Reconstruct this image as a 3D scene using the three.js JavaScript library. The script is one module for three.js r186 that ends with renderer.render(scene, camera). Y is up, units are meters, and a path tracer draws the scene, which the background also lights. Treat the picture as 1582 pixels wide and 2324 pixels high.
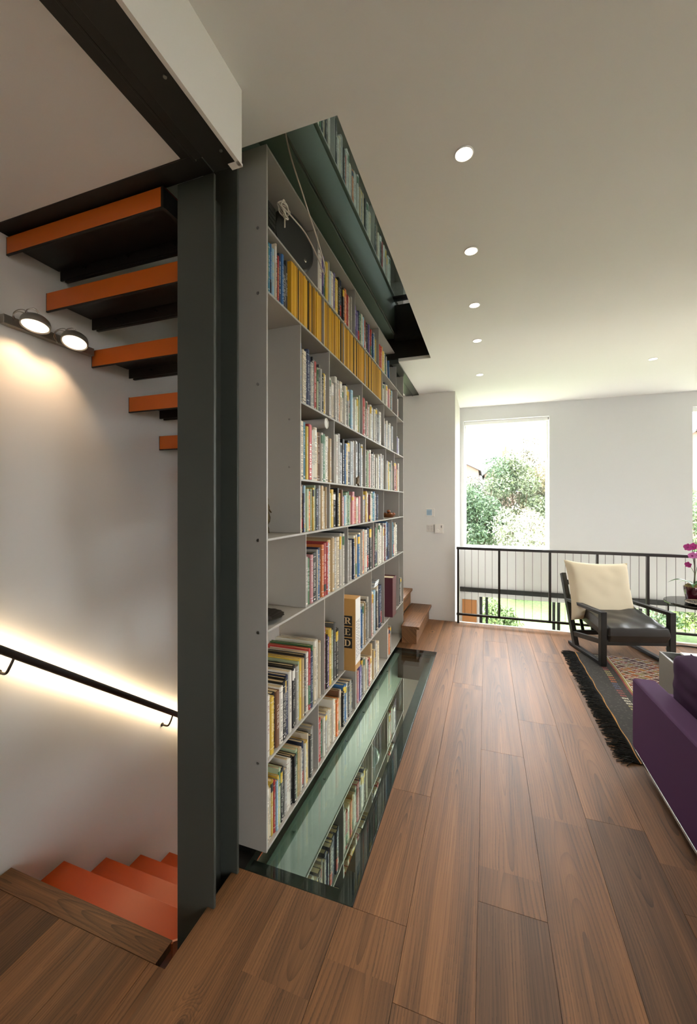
import * as THREE from 'three';
import { mergeGeometries, mergeVertices } from 'three/addons/utils/BufferGeometryUtils.js';
import { RoundedBoxGeometry } from 'three/addons/geometries/RoundedBoxGeometry.js';
import { RectAreaLightUniformsLib } from 'three/addons/lights/RectAreaLightUniformsLib.js';
import { ImprovedNoise } from 'three/addons/math/ImprovedNoise.js';
RectAreaLightUniformsLib.init();

// ---------------------------------------------------------------- camera, sky, sun, exposure
const scene = new THREE.Scene();
const camera = new THREE.PerspectiveCamera(2 * Math.atan(1162 / 902) * 180 / Math.PI, 1582 / 2324, 0.05, 200);
camera.position.set(0, 1.45, 0);
camera.rotation.set(0, 0.3341, 0);
camera.setViewOffset(1582, 2324, 0, 22, 1582, 2324);
camera.updateProjectionMatrix();
scene.background = new THREE.Color().setRGB(0.94, 0.975, 1.0);
scene.backgroundIntensity = 17.0;
const sun = new THREE.DirectionalLight(0xfff6ea, 12);
sun.position.set(-16, 24, -16); sun.target.position.set(2, 0, -16);
sun.castShadow = true;
Object.assign(sun.shadow.camera, { left: -30, right: 30, top: 30, bottom: -30, near: 1, far: 90 });
sun.shadow.mapSize.set(2048, 2048);
scene.add(sun, sun.target);
const renderer = new THREE.WebGLRenderer({ antialias: true });
renderer.toneMapping = THREE.LinearToneMapping;
renderer.toneMappingExposure = 1.2;
renderer.shadowMap.enabled = true;

// ---------------------------------------------------------------- helpers
let seed = 7;
const rnd = () => { seed = (seed * 1664525 + 1013904223) >>> 0; return seed / 4294967296; };
const rr = (a, b) => a + (b - a) * rnd();
const pick = (a) => a[Math.floor(rnd() * a.length)];
const noise = new ImprovedNoise();
const taken = {};
const numbered = (n) => { taken[n] = (taken[n] ?? -1) + 1; return taken[n] ? n + '_' + String(taken[n]).padStart(3, '0') : n; };
const std = (color, roughness = 0.7, o = {}) => new THREE.MeshStandardMaterial({ color, roughness, ...o });
const phys = (color, roughness, o = {}) => new THREE.MeshPhysicalMaterial({ color, roughness, ...o });
function box(x0, x1, y0, y1, z0, z1) {
  const g = new THREE.BoxGeometry(Math.abs(x1 - x0), Math.abs(y1 - y0), Math.abs(z1 - z0));
  g.translate((x0 + x1) / 2, (y0 + y1) / 2, (z0 + z1) / 2); return g;
}
function rbox(x0, x1, y0, y1, z0, z1, r = 0.004, s = 2) {
  const g = new RoundedBoxGeometry(Math.abs(x1 - x0), Math.abs(y1 - y0), Math.abs(z1 - z0), s, r);
  g.translate((x0 + x1) / 2, (y0 + y1) / 2, (z0 + z1) / 2); return g;
}
function bar(a, b, w, h, r = 0.003) {            // a bar from a to b, w across (level), h tall
  const A = new THREE.Vector3(...a), B = new THREE.Vector3(...b), L = A.distanceTo(B);
  const g = new RoundedBoxGeometry(w, h, L, 1, r);
  const m = new THREE.Matrix4().lookAt(B, A, new THREE.Vector3(0, 1, 0.001)); m.setPosition(A.add(B).multiplyScalar(0.5));
  return g.applyMatrix4(m);
}
function tube(pts, r, seg = 24, rad = 8, closed = false) {
  return new THREE.TubeGeometry(new THREE.CatmullRomCurve3(pts.map((p) => new THREE.Vector3(...p)), closed), seg, r, rad, closed);
}
function rod(a, b, r, rad = 8) {
  const A = new THREE.Vector3(...a), B = new THREE.Vector3(...b), d = B.clone().sub(A);
  const g = new THREE.CylinderGeometry(r, r, d.length(), rad);
  g.applyQuaternion(new THREE.Quaternion().setFromUnitVectors(new THREE.Vector3(0, 1, 0), d.clone().normalize()));
  return g.translate(...A.add(B).multiplyScalar(0.5).toArray());
}
const merge = (gs) => mergeGeometries(gs.map((g) => { const n = g.index ? g.toNonIndexed() : g; for (const k of Object.keys(n.attributes)) if (!['position', 'normal', 'uv'].includes(k)) n.deleteAttribute(k); return n; }));
function part(name, geo, mat, parent) {
  const m = new THREE.Mesh(Array.isArray(geo) ? merge(geo) : geo, mat);
  m.name = name; m.castShadow = m.receiveShadow = true; parent.add(m); return m;
}
function tag(o, label, category, group) { o.userData.label = label; o.userData.category = category; if (group) o.userData.group = group; return o; }
function thing(name, label, category, pos = [0, 0, 0], turn = 0, group) {
  const g = new THREE.Group(); g.name = numbered(name); g.position.set(...pos); g.rotation.y = turn; scene.add(g);
  return tag(g, label, category, group);
}
function solo(name, label, category, geo, mat, group) { const m = part(numbered(name), geo, mat, scene); return tag(m, label, category, group); }
function struct(name, label, geo, mat) { const m = part(name, geo, mat, scene); m.userData.kind = 'structure'; m.userData.label = label; m.userData.category = name.split('_')[0]; return m; }

// ---------------------------------------------------------------- textures
function dataTex(w, h, fn, srgb = true) {
  const d = new Uint8Array(w * h * 4);
  for (let y = 0; y < h; y++) for (let x = 0; x < w; x++) { const c = fn(x, y), i = (y * w + x) * 4; d[i] = c[0]; d[i + 1] = c[1]; d[i + 2] = c[2]; d[i + 3] = 255; }
  const t = new THREE.DataTexture(d, w, h); t.wrapS = t.wrapT = THREE.RepeatWrapping; t.magFilter = THREE.LinearFilter; t.minFilter = THREE.LinearMipmapLinearFilter; t.generateMipmaps = true;
  if (srgb) t.colorSpace = THREE.SRGBColorSpace; t.needsUpdate = true; return t;
}
// walnut: eight boards side by side, each 0.23 m by 2.3 m, cut through tilted growth rings, some with a knot
const STRIPS = 8, WS = 192, WL = 2048;
const boards = [];
for (let i = 0; i < STRIPS; i++) boards.push({
  x0: rr(-0.05, 0.05), d0: rr(-0.03, 0.03), sl: rr(0.018, 0.05) * (rnd() < 0.5 ? -1 : 1), sp: rr(0.0075, 0.013), ph: rr(0, 50),
  tone: [0.98, 0.94, 1.04, 1.0, 0.9, 1.06, 0.96, 1.02][i], warm: rr(-0.03, 0.05), knot: [0, 1, 0, 1, 0, 0, 1, 0][i], kx: rr(-0.05, 0.05), kz: rr(0.5, 1.8),
});
const woodTex = dataTex(STRIPS * WS, WL, (px, py) => {
  const i = Math.floor(px / WS), b = boards[i], x = ((px % WS) / WS - 0.5) * 0.23, z = py / WL * 2.3;
  const zz = z - 1.15;
  let wx = noise.noise(x * 14, z * 1.6, b.ph) * 0.016 + noise.noise(x * 30, z * 5, b.ph + 3) * 0.004;
  let dz = b.d0 + b.sl * zz + noise.noise(0.5, z * 1.3, b.ph + 9) * 0.03 + noise.noise(x * 9, z * 3.2, b.ph + 5) * 0.008;
  let dark = 0;
  if (b.knot) {
    const kx = x - b.kx, kz = (z - b.kz) * 0.55, kr = Math.hypot(kx, kz);
    const w = Math.exp(-kr * kr / 0.0012); dz += w * 0.09; dark = Math.exp(-kr * kr / 0.00006) * 0.5 + Math.max(0, Math.sin(kr * 900)) * 0.14 * w;
  }
  const r = Math.hypot(x - b.x0 + wx, dz) / b.sp, f = r - Math.floor(r);
  const line = Math.pow(f, 4) * 0.36 * (0.6 + 0.6 * noise.noise(x * 20, z * 2, b.ph + 21));
  const fine = noise.noise(x * 700, z * 7, b.ph + 2) * 0.12 + noise.noise(x * 260, z * 2.2, b.ph + 4) * 0.13;
  const broad = noise.noise(x * 16, z * 0.9, b.ph + 7) * 0.2 + noise.noise(x * 5 + r * 0.25, z * 0.6, b.ph + 12) * 0.17;
  const v = b.tone * (1 - line - dark + fine + broad);
  return [Math.min(255, 126 * v * (1 + b.warm * 0.5)), Math.min(255, 88 * v), Math.max(0, 57 * v * (1 - b.warm))];
});
const M = {
  white: std(0xdedad4, 0.85), ceil: std(0xe8e7e5, 0.9), rear: std(0xd8d8d8, 0.85),
  wood: phys(0xffffff, 0.5, { map: woodTex, specularIntensity: 0.7 }),
  woodPlain: std(0x60432d, 0.45),
  steel: std(0x464943, 0.5, { metalness: 0.2 }), steelDark: std(0x1e1d1b, 0.55, { metalness: 0.3 }), black: std(0x0d0d0d, 0.4), steelRaw: std(0x2b2623, 0.38, { metalness: 0.3 }), bronze: std(0x2b2522, 0.45, { metalness: 0.4 }),
  green: std(0x5f6f64, 0.45),
  shelf: std(0xa29e96, 0.48, { metalness: 0.1 }), screw: std(0x8a8882, 0.35, { metalness: 0.8 }),
  orange: std(0xcb5f12, 0.42), orangeTop: std(0xd05312, 0.38),
  glass: phys(0xffffff, 0.0, { transmission: 1, thickness: 0, ior: 1.5 }),
  glassFloor: phys(0xeaf4ef, 0.0, { transmission: 1, thickness: 0, ior: 1.5 }),
  frame: std(0x1a1a1a, 0.45), whiteFrame: std(0xeeeeec, 0.6), chrome: std(0xb9b6b0, 0.25, { metalness: 0.9 }), alu: std(0x9a948a, 0.4, { metalness: 0.6 }),
};

// ---------------------------------------------------------------- setting: floors
const PW = 0.229;
const zOf = (px) => -(800.1 / (1104 - px) - 0.2748) / 0.9447;         // a mark along the bookcase front
const floor = struct('floor', 'wide walnut plank floor beside the bookcase', [
  box(-0.93, 3.8, -0.3, -0.02, -1.348, 2.5), box(-0.453, 3.8, -0.3, -0.02, -3.914, -1.348), box(-1.12, 3.8, -0.3, -0.02, -4.99, -3.914)], M.woodPlain);
function plank(x0, x1, z0, z1, y, strip, off, parent, flip = false) {   // z0 near, z1 far
  const w = x1 - x0 - 0.0014, l = z0 - z1 - 0.0014, g = new THREE.BoxGeometry(w, 0.018, l), p = g.attributes.position, uv = g.attributes.uv;
  for (let i = 0; i < p.count; i++) { const a = p.getX(i) / 0.23 * (flip ? -1 : 1); uv.setXY(i, (strip + 0.5 + Math.max(-0.48, Math.min(0.48, a))) / STRIPS, p.getZ(i) / 2.3 + off); }
  g.translate((x0 + x1) / 2, y - 0.009, (z0 + z1) / 2);
  return part('plank', g, M.wood, parent);
}
const joints = { '-3': [-0.3], '-2': [0.2], '-1': [-1.98], 0: [-3.30, -1.13, 0.8], 1: [-2.46, -1.52, 0.4, -4.4], 2: [-2.875, -0.9, 1.0, -4.7], 3: [-2.08, -4.0, 0.1], 4: [-1.71, -3.75, 0.6] };
let pk = 0;
for (let k = -3; k < 17; k++) {
  const x0 = -0.258 + PW * k, x1 = Math.min(3.8, x0 + PW); if (x0 > 3.7) break;
  const spans = k <= -2 ? [[2.5, -1.348], [-3.914, -4.99]] : k === -1 ? [[2.5, -1.348, x0, x1], [-1.348, -3.914, -0.453, x1], [-3.914, -4.99, x0, x1]] : [[2.5, -4.99]];
  for (const [a, b, X0 = x0, X1 = x1] of spans) {
    const js = [a, ...(joints[k] ?? [rr(-4.4, -3.4), rr(-2.4, -1.6), rr(-0.2, 0.8)]).filter((z) => z < a - 0.1 && z > b + 0.1).sort((p, q) => q - p), b];
    for (let i = 0; i + 1 < js.length; i++) { plank(X0, X1, js[i], js[i + 1], 0, (pk * 3 + k + 30) % STRIPS, rnd(), floor, rnd() < 0.5); pk++; }
  }
}
const nose = struct('trim_1', 'walnut nosing along the raised floor edge', rbox(-0.952, -0.93, -0.154, -0.0185, -1.17, 2.5, 0.003), M.woodPlain);
struct('trim_2', 'dark slab edge along the open void by the railing', box(-0.361, 3.8, -0.3, 0.001, -5.03, -4.991), M.white);
const LY = -0.172;
const landing = struct('floor_landing', 'lower walnut landing one step down at the stairs', box(-2.0, -0.953, LY - 0.16, LY - 0.02, -1.09, 2.5), M.woodPlain);
for (let k = 0; k < 5; k++) {
  const x0 = [-2.0, -1.8, -1.573, -1.347, -1.121][k], x1 = [-1.8, -1.573, -1.347, -1.121, -0.953][k];
  const js = [2.5, rr(0.2, 1.2), -1.095];
  for (let i = 0; i < 2; i++) plank(x0, x1, js[i], js[i + 1], LY, (k * 3 + i * 5 + 4) % STRIPS, rnd(), landing);
}
{ const g = new THREE.BoxGeometry(0.08, 0.03, 0.895), p = g.attributes.position, uv = g.attributes.uv;
  for (let i = 0; i < p.count; i++) uv.setXY(i, (2.5 + p.getX(i) / 0.23) / STRIPS, p.getZ(i) / 2.3 + 0.3);
  g.rotateY(Math.PI / 2).translate(-1.545, LY - 0.013, -1.135); part('nosing_board', g, M.wood, landing); }

// ---------------------------------------------------------------- setting: walls, ceiling, bulkheads
const CH = 2.803;
function wallZ(x0, x1, y0, y1, z0, z1, holes) {                          // a wall facing z with rectangular openings
  const out = [], xs = [...new Set([x0, x1, ...holes.flatMap((h) => [h[0], h[1]])])].filter((x) => x >= x0 && x <= x1).sort((a, b) => a - b);
  for (let i = 0; i + 1 < xs.length; i++) {
    const m = (xs[i] + xs[i + 1]) / 2, hs = holes.filter((h) => h[0] < m && h[1] > m).sort((a, b) => a[2] - b[2]); let y = y0;
    for (const h of hs) { if (h[2] > y) out.push(box(xs[i], xs[i + 1], y, h[2], z0, z1)); y = h[3]; }
    if (y < y1) out.push(box(xs[i], xs[i + 1], y, y1, z0, z1));
  }
  return out;
}
const GF = -2.75;                                                          // floor of the storey below
const W1 = [-0.305, 0.80, 0.80, 2.615], W2 = [2.37, 3.47, 0.80, 2.615], DO = [-0.1, 3.5, GF, 0.11], UW = [1.6, 3.0, 4.3, 5.5];
struct('wall_rear', 'white rear wall with two tall windows over glazed garden doors', wallZ(-0.361, 3.8, GF, 6.0, -6.14, -5.94, [W1, W2, DO, UW]), M.rear);
struct('wall_return', 'white wall return beside the rear window', box(-0.55, -0.361, GF, 6.0, -5.94, -5.2), M.white);
struct('wall_pier', 'pale wall pier with the controls above the wooden steps', wallZ(-2.0, -0.361, GF, 6.0, -5.2, -5.0, [[-1.32, -1.0, 0.62, 2.75]]), M.white);
struct('wall_left', 'long stairwell wall behind the orange stairs', box(-2.2, -2.0, GF, 6.0, -5.2, 2.7), M.white);
struct('wall_light_block', 'added partition in the storey above, keeping daylight out of the stair shaft', box(-1.2, -1.13, 3.44, 6.0, -4.99, 2.5), M.white);  // unseen wall, added to stop upper daylight reaching the stair wall
struct('wall_right', 'white wall on the far side of the living room', [box(3.8, 4.0, GF, 0.95, -6.14, 2.7), box(3.8, 4.0, 2.45, 6.0, -6.14, 2.7), box(3.8, 4.0, 0.95, 2.45, -6.14, -3.4), box(3.8, 4.0, 0.95, 2.45, -2.7, 2.7)], M.white);
struct('wall_front', 'white wall behind the viewer', wallZ(-2.0, 3.8, GF, 6.0, 2.5, 2.7, [[1.95, 2.9, 0.3, 2.65], [1.9, 3.2, 4.3, 5.5]]), M.white);
struct('roof', 'flat roof over the house', box(-2.2, 4.0, 6.0, 6.2, -6.14, 2.7), M.white);
struct('floor_below', 'pale floor of the storey below', box(-2.2, 4.0, GF - 0.2, GF, -6.14, 2.7), std(0xb9b2a6, 0.5));
const SLOT = { x: -0.493, z0: -1.30, z1: -3.77 };
struct('ceiling', 'white plaster ceiling with recessed downlights', [
  box(-0.493, 3.8, CH, 3.35, -5.94, 2.5), box(-0.759, -0.493, CH, 3.35, -1.30, 2.5), box(-1.12, -0.759, CH, 3.35, -1.30, -1.119), 
  box(-0.80, -0.4931, CH, 3.35, -5.0, -3.77)].map((g) => g), M.ceil);
struct('floor_above', 'floor of the storey above', box(-0.46, 3.8, 3.36, 3.43, -5.94, 2.5), M.woodPlain);
struct('ceiling_landing', 'low plaster soffit over the stair landing', box(-2.0, -0.992, 2.63, 3.43, -1.10, 2.5), M.ceil);
struct('wall_bulkhead', 'white ceiling bulkhead ending beside the steel column', [box(-0.772, -0.759, 2.557, CH, -1.118, 2.5), box(-0.86, -0.772, 2.57, CH, -1.118, 2.5), box(-0.80, -0.76, 2.557, 2.566, -1.125, -1.1)], M.white);
struct('trim_3', 'pale slot edge at the end of the ceiling glass', box(-0.80, -0.495, CH - 0.001, CH + 0.03, -3.785, -3.768), M.white);
struct('trim_4', 'dark steel slot end above the ceiling', [box(-1.12, -0.495, CH + 0.03, 3.35, -3.785, -3.768), box(-0.83, -0.5, 3.0, 3.06, -3.768, -3.70)], M.steelDark);
// steel over the landing
{ const t = thing('steel_beam', 'dark steel ceiling beam running from the column toward the viewer', 'beam');
  part('bottom_flange', rbox(-0.991, -0.927, 2.626, 2.64, -1.10, 2.5, 0.002), M.steelDark, t);
  part('web', rbox(-0.935, -0.925, 2.60, 2.80, -1.10, 2.5, 0.002), M.steelDark, t);
  part('cover_strip', rbox(-0.924, -0.864, 2.598, 2.606, -1.09, 2.5, 0.002), M.steelDark, t);
  const pl = part('access_plate', rbox(-0.862, -0.7725, 2.5585, 2.5695, -1.115, 2.5, 0.002), M.steelDark, t);
  for (const z of [-1.05, -0.82, -0.4]) part('screw', new THREE.CylinderGeometry(0.005, 0.005, 0.004, 12).translate(-0.79, 2.557, z), M.screw, pl); }
{ const t = thing('steel_beam', 'dark steel beam crossing above the orange stairs', 'beam');
  part('bottom_flange', rbox(-2.0, -0.918, 2.626, 2.64, -1.182, -1.101, 0.002), M.steelDark, t);
  part('web', box(-2.0, -0.918, 2.64, 2.80, -1.15, -1.14), M.steelDark, t);
  part('top_flange', box(-2.0, -0.918, 2.80, 2.814, -1.182, -1.11), M.steelDark, t); }
{ const t = thing('steel_column', 'tall dark grey H-section steel column beside the bookcase', 'column');
  part('front_flange', rbox(-1.08, -0.917, LY - 0.3, 2.625, -1.192, -1.180, 0.003), M.steel, t);
  part('rear_flange', rbox(-1.08, -0.917, -0.3, 3.3, -1.333, -1.321, 0.003), M.steel, t);
  part('web', box(-1.003, -0.994, -0.3, 2.625, -1.321, -1.192), M.steel, t);
 }
{ const t = thing('steel_beam', 'grey metal beam on the ceiling beyond the bookcase', 'beam');
  part('soffit_plate', rbox(-0.965, -0.80, CH - 0.012, CH + 0.05, -4.99, -3.79, 0.002), M.steel, t);
  part('groove_strip', box(-0.885, -0.872, CH - 0.016, CH - 0.012, -4.99, -3.79), M.black, t); }
struct('ceiling_stairs', 'dark plaster soffit beside the ceiling beam', box(-1.12, -0.966, CH, 3.35, -4.99, -3.79), M.ceil);
// windows
function windowUnit(name, label, [x0, x1, y0, y1], z, mat = M.whiteFrame, mull = []) {
  const w = name === 'door_1' ? 0.045 : 0.025, g = new THREE.Group(); g.name = name; g.userData = { kind: 'structure', label, category: 'window' }; scene.add(g);
  part('window_frame', [box(x0, x0 + w, y0, y1, z - 0.03, z + 0.03), box(x1 - w, x1, y0, y1, z - 0.03, z + 0.03), box(x0 + w, x1 - w, y0, y0 + w, z - 0.03, z + 0.03), box(x0 + w, x1 - w, y1 - w, y1, z - 0.03, z + 0.03)], mat, g);
  const xs = [x0 + w, ...mull, x1 - w];
  for (const m of mull) part('mullion', box(m - 0.018, m + 0.018, y0 + w, y1 - w, z - 0.03, z + 0.03), mat, g);
  for (let i = 0; i + 1 < xs.length; i++) part('pane', new THREE.PlaneGeometry(xs[i + 1] - xs[i], y1 - y0 - 2 * w).translate((xs[i] + xs[i + 1]) / 2, (y0 + y1) / 2, z), M.glass, g);
  return g;
}
const w1 = windowUnit('window_1', 'tall rear window with garden view', W1, -6.10);
part('blind_cassette', rbox(W1[0] + 0.005, W1[1] - 0.005, W1[3] - 0.05, W1[3] - 0.002, -6.06, -6.0, 0.004), M.whiteFrame, w1);
part('window_sill', rbox(W1[0], W1[1], W1[2], W1[2] + 0.02, -6.06, -5.945, 0.003), M.whiteFrame, w1);
const w2 = windowUnit('window_2', 'second rear window at the picture edge', W2, -6.10);
part('blind_cassette', rbox(W2[0] + 0.005, W2[1] - 0.005, W2[3] - 0.05, W2[3] - 0.002, -6.06, -6.0, 0.004), M.whiteFrame, w2);
windowUnit('window_3', 'narrow bright stair window beyond the bookcase', [-1.32, -1.0, 0.62, 2.75], -5.15);
windowUnit('window_4', 'unseen rear window letting daylight into the storey above', UW, -6.10);  // out of view; opened so sky light reaches the upper storey
{ const g = windowUnit('window_5', 'unseen side window of the living room, placed for its daylight', [2.7, 3.4, 0.95, 2.45], 3.9); g.rotation.y = Math.PI / 2; }  // out of view; place and size set by the light on bookcase and ceiling
windowUnit('window_7', 'added tall front window behind the viewer, giving fill daylight', [1.95, 2.9, 0.3, 2.65], 2.62);  // unseen window, put in and sized to fill the near room with daylight
windowUnit('window_6', 'unseen front window letting daylight into the storey above', [1.9, 3.2, 4.3, 5.5], 2.62);  // out of view; size set by the light wanted upstairs
windowUnit('door_1', 'dark framed glazed garden doors of the storey below', [-0.1, 3.5, GF, 0.115], -6.175, M.frame, [0.005, 0.885, 0.945, 1.9, 2.8]);
struct('trim_5', 'black steel rail across the rear wall below the windows', rbox(-0.36, 3.8, 0.176, 0.236, -5.94, -5.90, 0.003), M.black);
{ const g = new THREE.BoxGeometry(0.05, 1.4, 0.9); const uv = g.attributes.uv, p = g.attributes.position;
  for (let i = 0; i < p.count; i++) uv.setXY(i, (3.5 + p.getZ(i) * 0.9) / STRIPS, p.getY(i) / 2.3);
  struct('trim_6', 'warm timber lining beside the lower garden doors', g.rotateY(Math.PI / 2).scale(0.22, 1.6, 0.3).translate(-0.23, -1.06, -5.93), std(0xa9713f, 0.5)); }
struct('trim_7', 'white skirting along the landing wall', rbox(-2.0, -1.985, LY, LY + 0.12, -1.05, 2.5, 0.002), M.white);

// ---------------------------------------------------------------- stairs
const RISE = 0.1787, GO = 0.2326;
{ const t = thing('lower_staircase', 'bright orange folded steel stairs descending beside the wall', 'stairs');
  for (let i = 0; i < 13; i++) {
    const y = LY - RISE * (i + 0.93), z = -1.172 - GO * i;
    const xr = i ? -1.136 : -1.09; part('tread', rbox(-1.992, xr, y - 0.012, y, z - GO - 0.004, z, 0.002), M.orangeTop, t);
    part('riser', rbox(-1.992, xr, y - 0.001, y + RISE - 0.013, z - 0.002, z + 0.006, 0.002), M.orange, t);
  }
  const sh = new THREE.Shape(); sh.moveTo(0, 0); sh.lineTo(0, -0.34); sh.lineTo(-GO * 13, -0.34 - RISE * 13); sh.lineTo(-GO * 13, -RISE * 13);
  const g = new THREE.ExtrudeGeometry(sh, { depth: 0.012, bevelEnabled: false }); g.rotateY(-Math.PI / 2); g.translate(-1.1235, LY - 0.02, -1.172);
  const p = g.attributes.position; for (let i = 0; i < p.count; i++) p.setZ(i, p.getZ(i)); part('stringer', g, M.orange, t); }
{ const t = thing('upper_staircase', 'open orange stairs with black undersides rising overhead', 'stairs');
  for (let i = -1; i < 10; i++) {
    const z = i === -1 ? -1.157 : -1.324 - GO * i, y1 = i === -1 ? 2.615 : 2.452 - 0.1918 * i, y0 = y1 - (i === -1 ? 0.074 : 0.085), x0 = -1.995, x1 = -1.122, zb = z - GO - 0.01;
    const tr = part('tread', rbox(x0, x1, y1 - 0.008, y1, zb, z - 0.004, 0.002), M.orangeTop, t);
    part('fascia', rbox(x0 + 0.004, x1 - 0.012, y0, y1 - 0.001, z - 0.004, z, 0.001), M.orange, tr);
    part('fascia_edge', [box(x0, x0 + 0.004, y0 - 0.004, y1, z - 0.008, z - 0.0005), box(x1 - 0.012, x1, y0 - 0.004, y1, zb, z), box(x0, x1, y0 - 0.006, y0 - 0.0005, z - 0.008, z)], M.steelDark, tr);
    part('rear_lip', rbox(x0, x1, y0 + 0.005, y1 - 0.009, zb, zb + 0.008, 0.001), M.steelRaw, tr);
    part('rear_lip_flange', rbox(x0 + 0.03, x1, y0 - 0.006, y0 + 0.004, zb - 0.008, zb + 0.006, 0.001), M.steelRaw, tr);
    const s = new THREE.Shape(), w = x1 - x0 - 0.02; s.moveTo(0.0, 0); s.lineTo(w - 0.16, 0); s.quadraticCurveTo(w, 0, w, 0.12); s.lineTo(w, GO - 0.02); s.lineTo(0, GO - 0.02); s.closePath();
    const g = new THREE.ExtrudeGeometry(s, { depth: 0.008, bevelEnabled: false, curveSegments: 8 }); g.rotateX(-Math.PI / 2); g.translate(x0 + 0.005, y1 - 0.03, z - 0.012); part('support_plate', g, M.steelRaw, tr);
    for (let k = 0; k < 3; k++) part('bolt', new THREE.CylinderGeometry(0.007, 0.007, 0.008, 8).rotateX(Math.PI / 2).translate(x0 + 0.17 + k * 0.27, y0 + 0.038, zb + 0.012), M.steelDark, tr);
  } }
{ const t = thing('corner_steps', 'walnut steps rising behind the far end of the bookcase', 'steps');
  const woodBox = (x0, x1, y0, y1, z0, z1, strip) => { const g = rbox(x0, x1, y0, y1, z0, z1, 0.003, 1), p = g.attributes.position, uv = g.attributes.uv; for (let i = 0; i < p.count; i++) uv.setXY(i, (strip + 0.5 + Math.max(-0.45, Math.min(0.45, (p.getX(i) + p.getY(i) - x0 - y0) * 1.8 - 0.4))) / STRIPS, p.getZ(i) / 2.3); return g; };
  part('tread', woodBox(-0.895, -0.645, 0.152, 0.18, -4.998, -4.205, 1), M.wood, t); part('tread_end', woodBox(-0.832, -0.645, 0.152, 0.18, -4.2049, -4.05, 1), M.wood, t);
  part('riser', woodBox(-0.83, -0.675, 0.0, 0.1515, -4.998, -4.065, 3), M.wood, t);
  part('tread', woodBox(-1.13, -0.88, 0.338, 0.366, -4.998, -4.205, 5), M.wood, t); part('riser', woodBox(-1.13, -0.905, 0.1805, 0.3375, -4.998, -4.215, 2), M.wood, t);
  part('quarter_landing', woodBox(-1.998, -1.131, 0.52, 0.55, -4.998, -4.0, 4), M.wood, t); part('riser', woodBox(-1.16, -1.131, 0.0, 0.5195, -4.998, -4.215, 0), M.wood, t); }

// ---------------------------------------------------------------- bookcase
const BF = -0.838, BB = -1.118, ST = 0.010;
const Srow = [2.896, 2.575, 2.310, 1.935, 1.563, 1.302, 0.930, 0.398, 0.045];      // shelf tops from the top panel to the bottom panel
const Z0 = -1.418, Z1 = -4.19;
const bc = thing('bookcase', 'tall grey metal bookcase wall filled with books', 'bookcase');
part('end_panel', rbox(BB, BF, 0.033, 2.897, Z0, Z0 + 0.012, 0.002), M.shelf, bc);
part('end_panel', rbox(BB, BF, 0.033, 2.897, Z1 - 0.012, Z1, 0.002), M.shelf, bc);
const zt = zOf(683);
Srow.forEach((y, i) => part('shelf', rbox(BB, BF, y - ST, y, Z1, (i === 3 || i === 4) ? zt - 0.004 : Z0, 0.0015, 1), M.shelf, bc));
const ep = bc.children[0];
for (const y of [2.57, 2.305, 1.30, 0.925, 0.395, 1.935]) part('screw', new THREE.CylinderGeometry(0.006, 0.006, 0.004, 12).rotateX(Math.PI / 2).translate(BF - 0.04, y - 0.005, Z0 + 0.013), M.screw, ep);
const divs = [[722, 806, 860, 900], [736, 781, 830, 868, 902], [748, 823, 872, 901], [759, 830, 876, 895], [749, 824, 871, 906], [695, 790, 848, 890], [737, 781, 843.5, 872.6, 906], [723, 808, 880]];
divs.forEach((ds, r) => { for (const px of ds) part('divider', rbox(BB, BF - 0.001, Srow[r + 1] + 0.0004, Srow[r] - ST - 0.0004, zOf(px) - 0.004, zOf(px) + 0.004, 0.001, 1), M.shelf, bc); });
part('divider', rbox(BB, BF - 0.001, Srow[5] + 0.0004, Srow[2] - ST - 0.0004, zt - 0.004, zt + 0.004, 0.001, 1), M.shelf, bc);
for (const y of [1.85, 1.62]) part('screw', new THREE.CylinderGeometry(0.005, 0.005, 0.003, 10).rotateX(Math.PI / 2).translate(BF - 0.06, y, zt + 0.0055), M.screw, bc);
// the same case in the storey below and above
function extraCase(label, ys, dv) {
  const t = thing('bookcase', label, 'bookcase');
  for (const y of ys) part('shelf', rbox(BB, BF, y - ST, y, Z1, Z0, 0.0015, 1), M.shelf, t);
  const a = Math.min(...ys) - ST, b = Math.max(...ys);
  part('end_panel', box(BB, BF, a, b, Z0, Z0 + 0.012), M.shelf, t); part('end_panel', box(BB, BF, a, b, Z1 - 0.012, Z1), M.shelf, t);
  for (let r = 0; r + 1 < ys.length; r++) for (const px of dv) part('divider', box(BB, BF - 0.001, ys[r + 1] + 0.0004, ys[r] - ST - 0.0004, zOf(px) - 0.004, zOf(px) + 0.004), M.shelf, t);
}
const Lo = [-0.40, -0.775, -1.15, -1.55], Up = [4.2, 3.82, 3.45];
extraCase('grey bookcase of the storey below, seen through the glass floor', Lo, [780, 845, 880]);
extraCase('grey bookcase of the storey above, seen through the ceiling glass', Up, [760, 850]);

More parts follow.
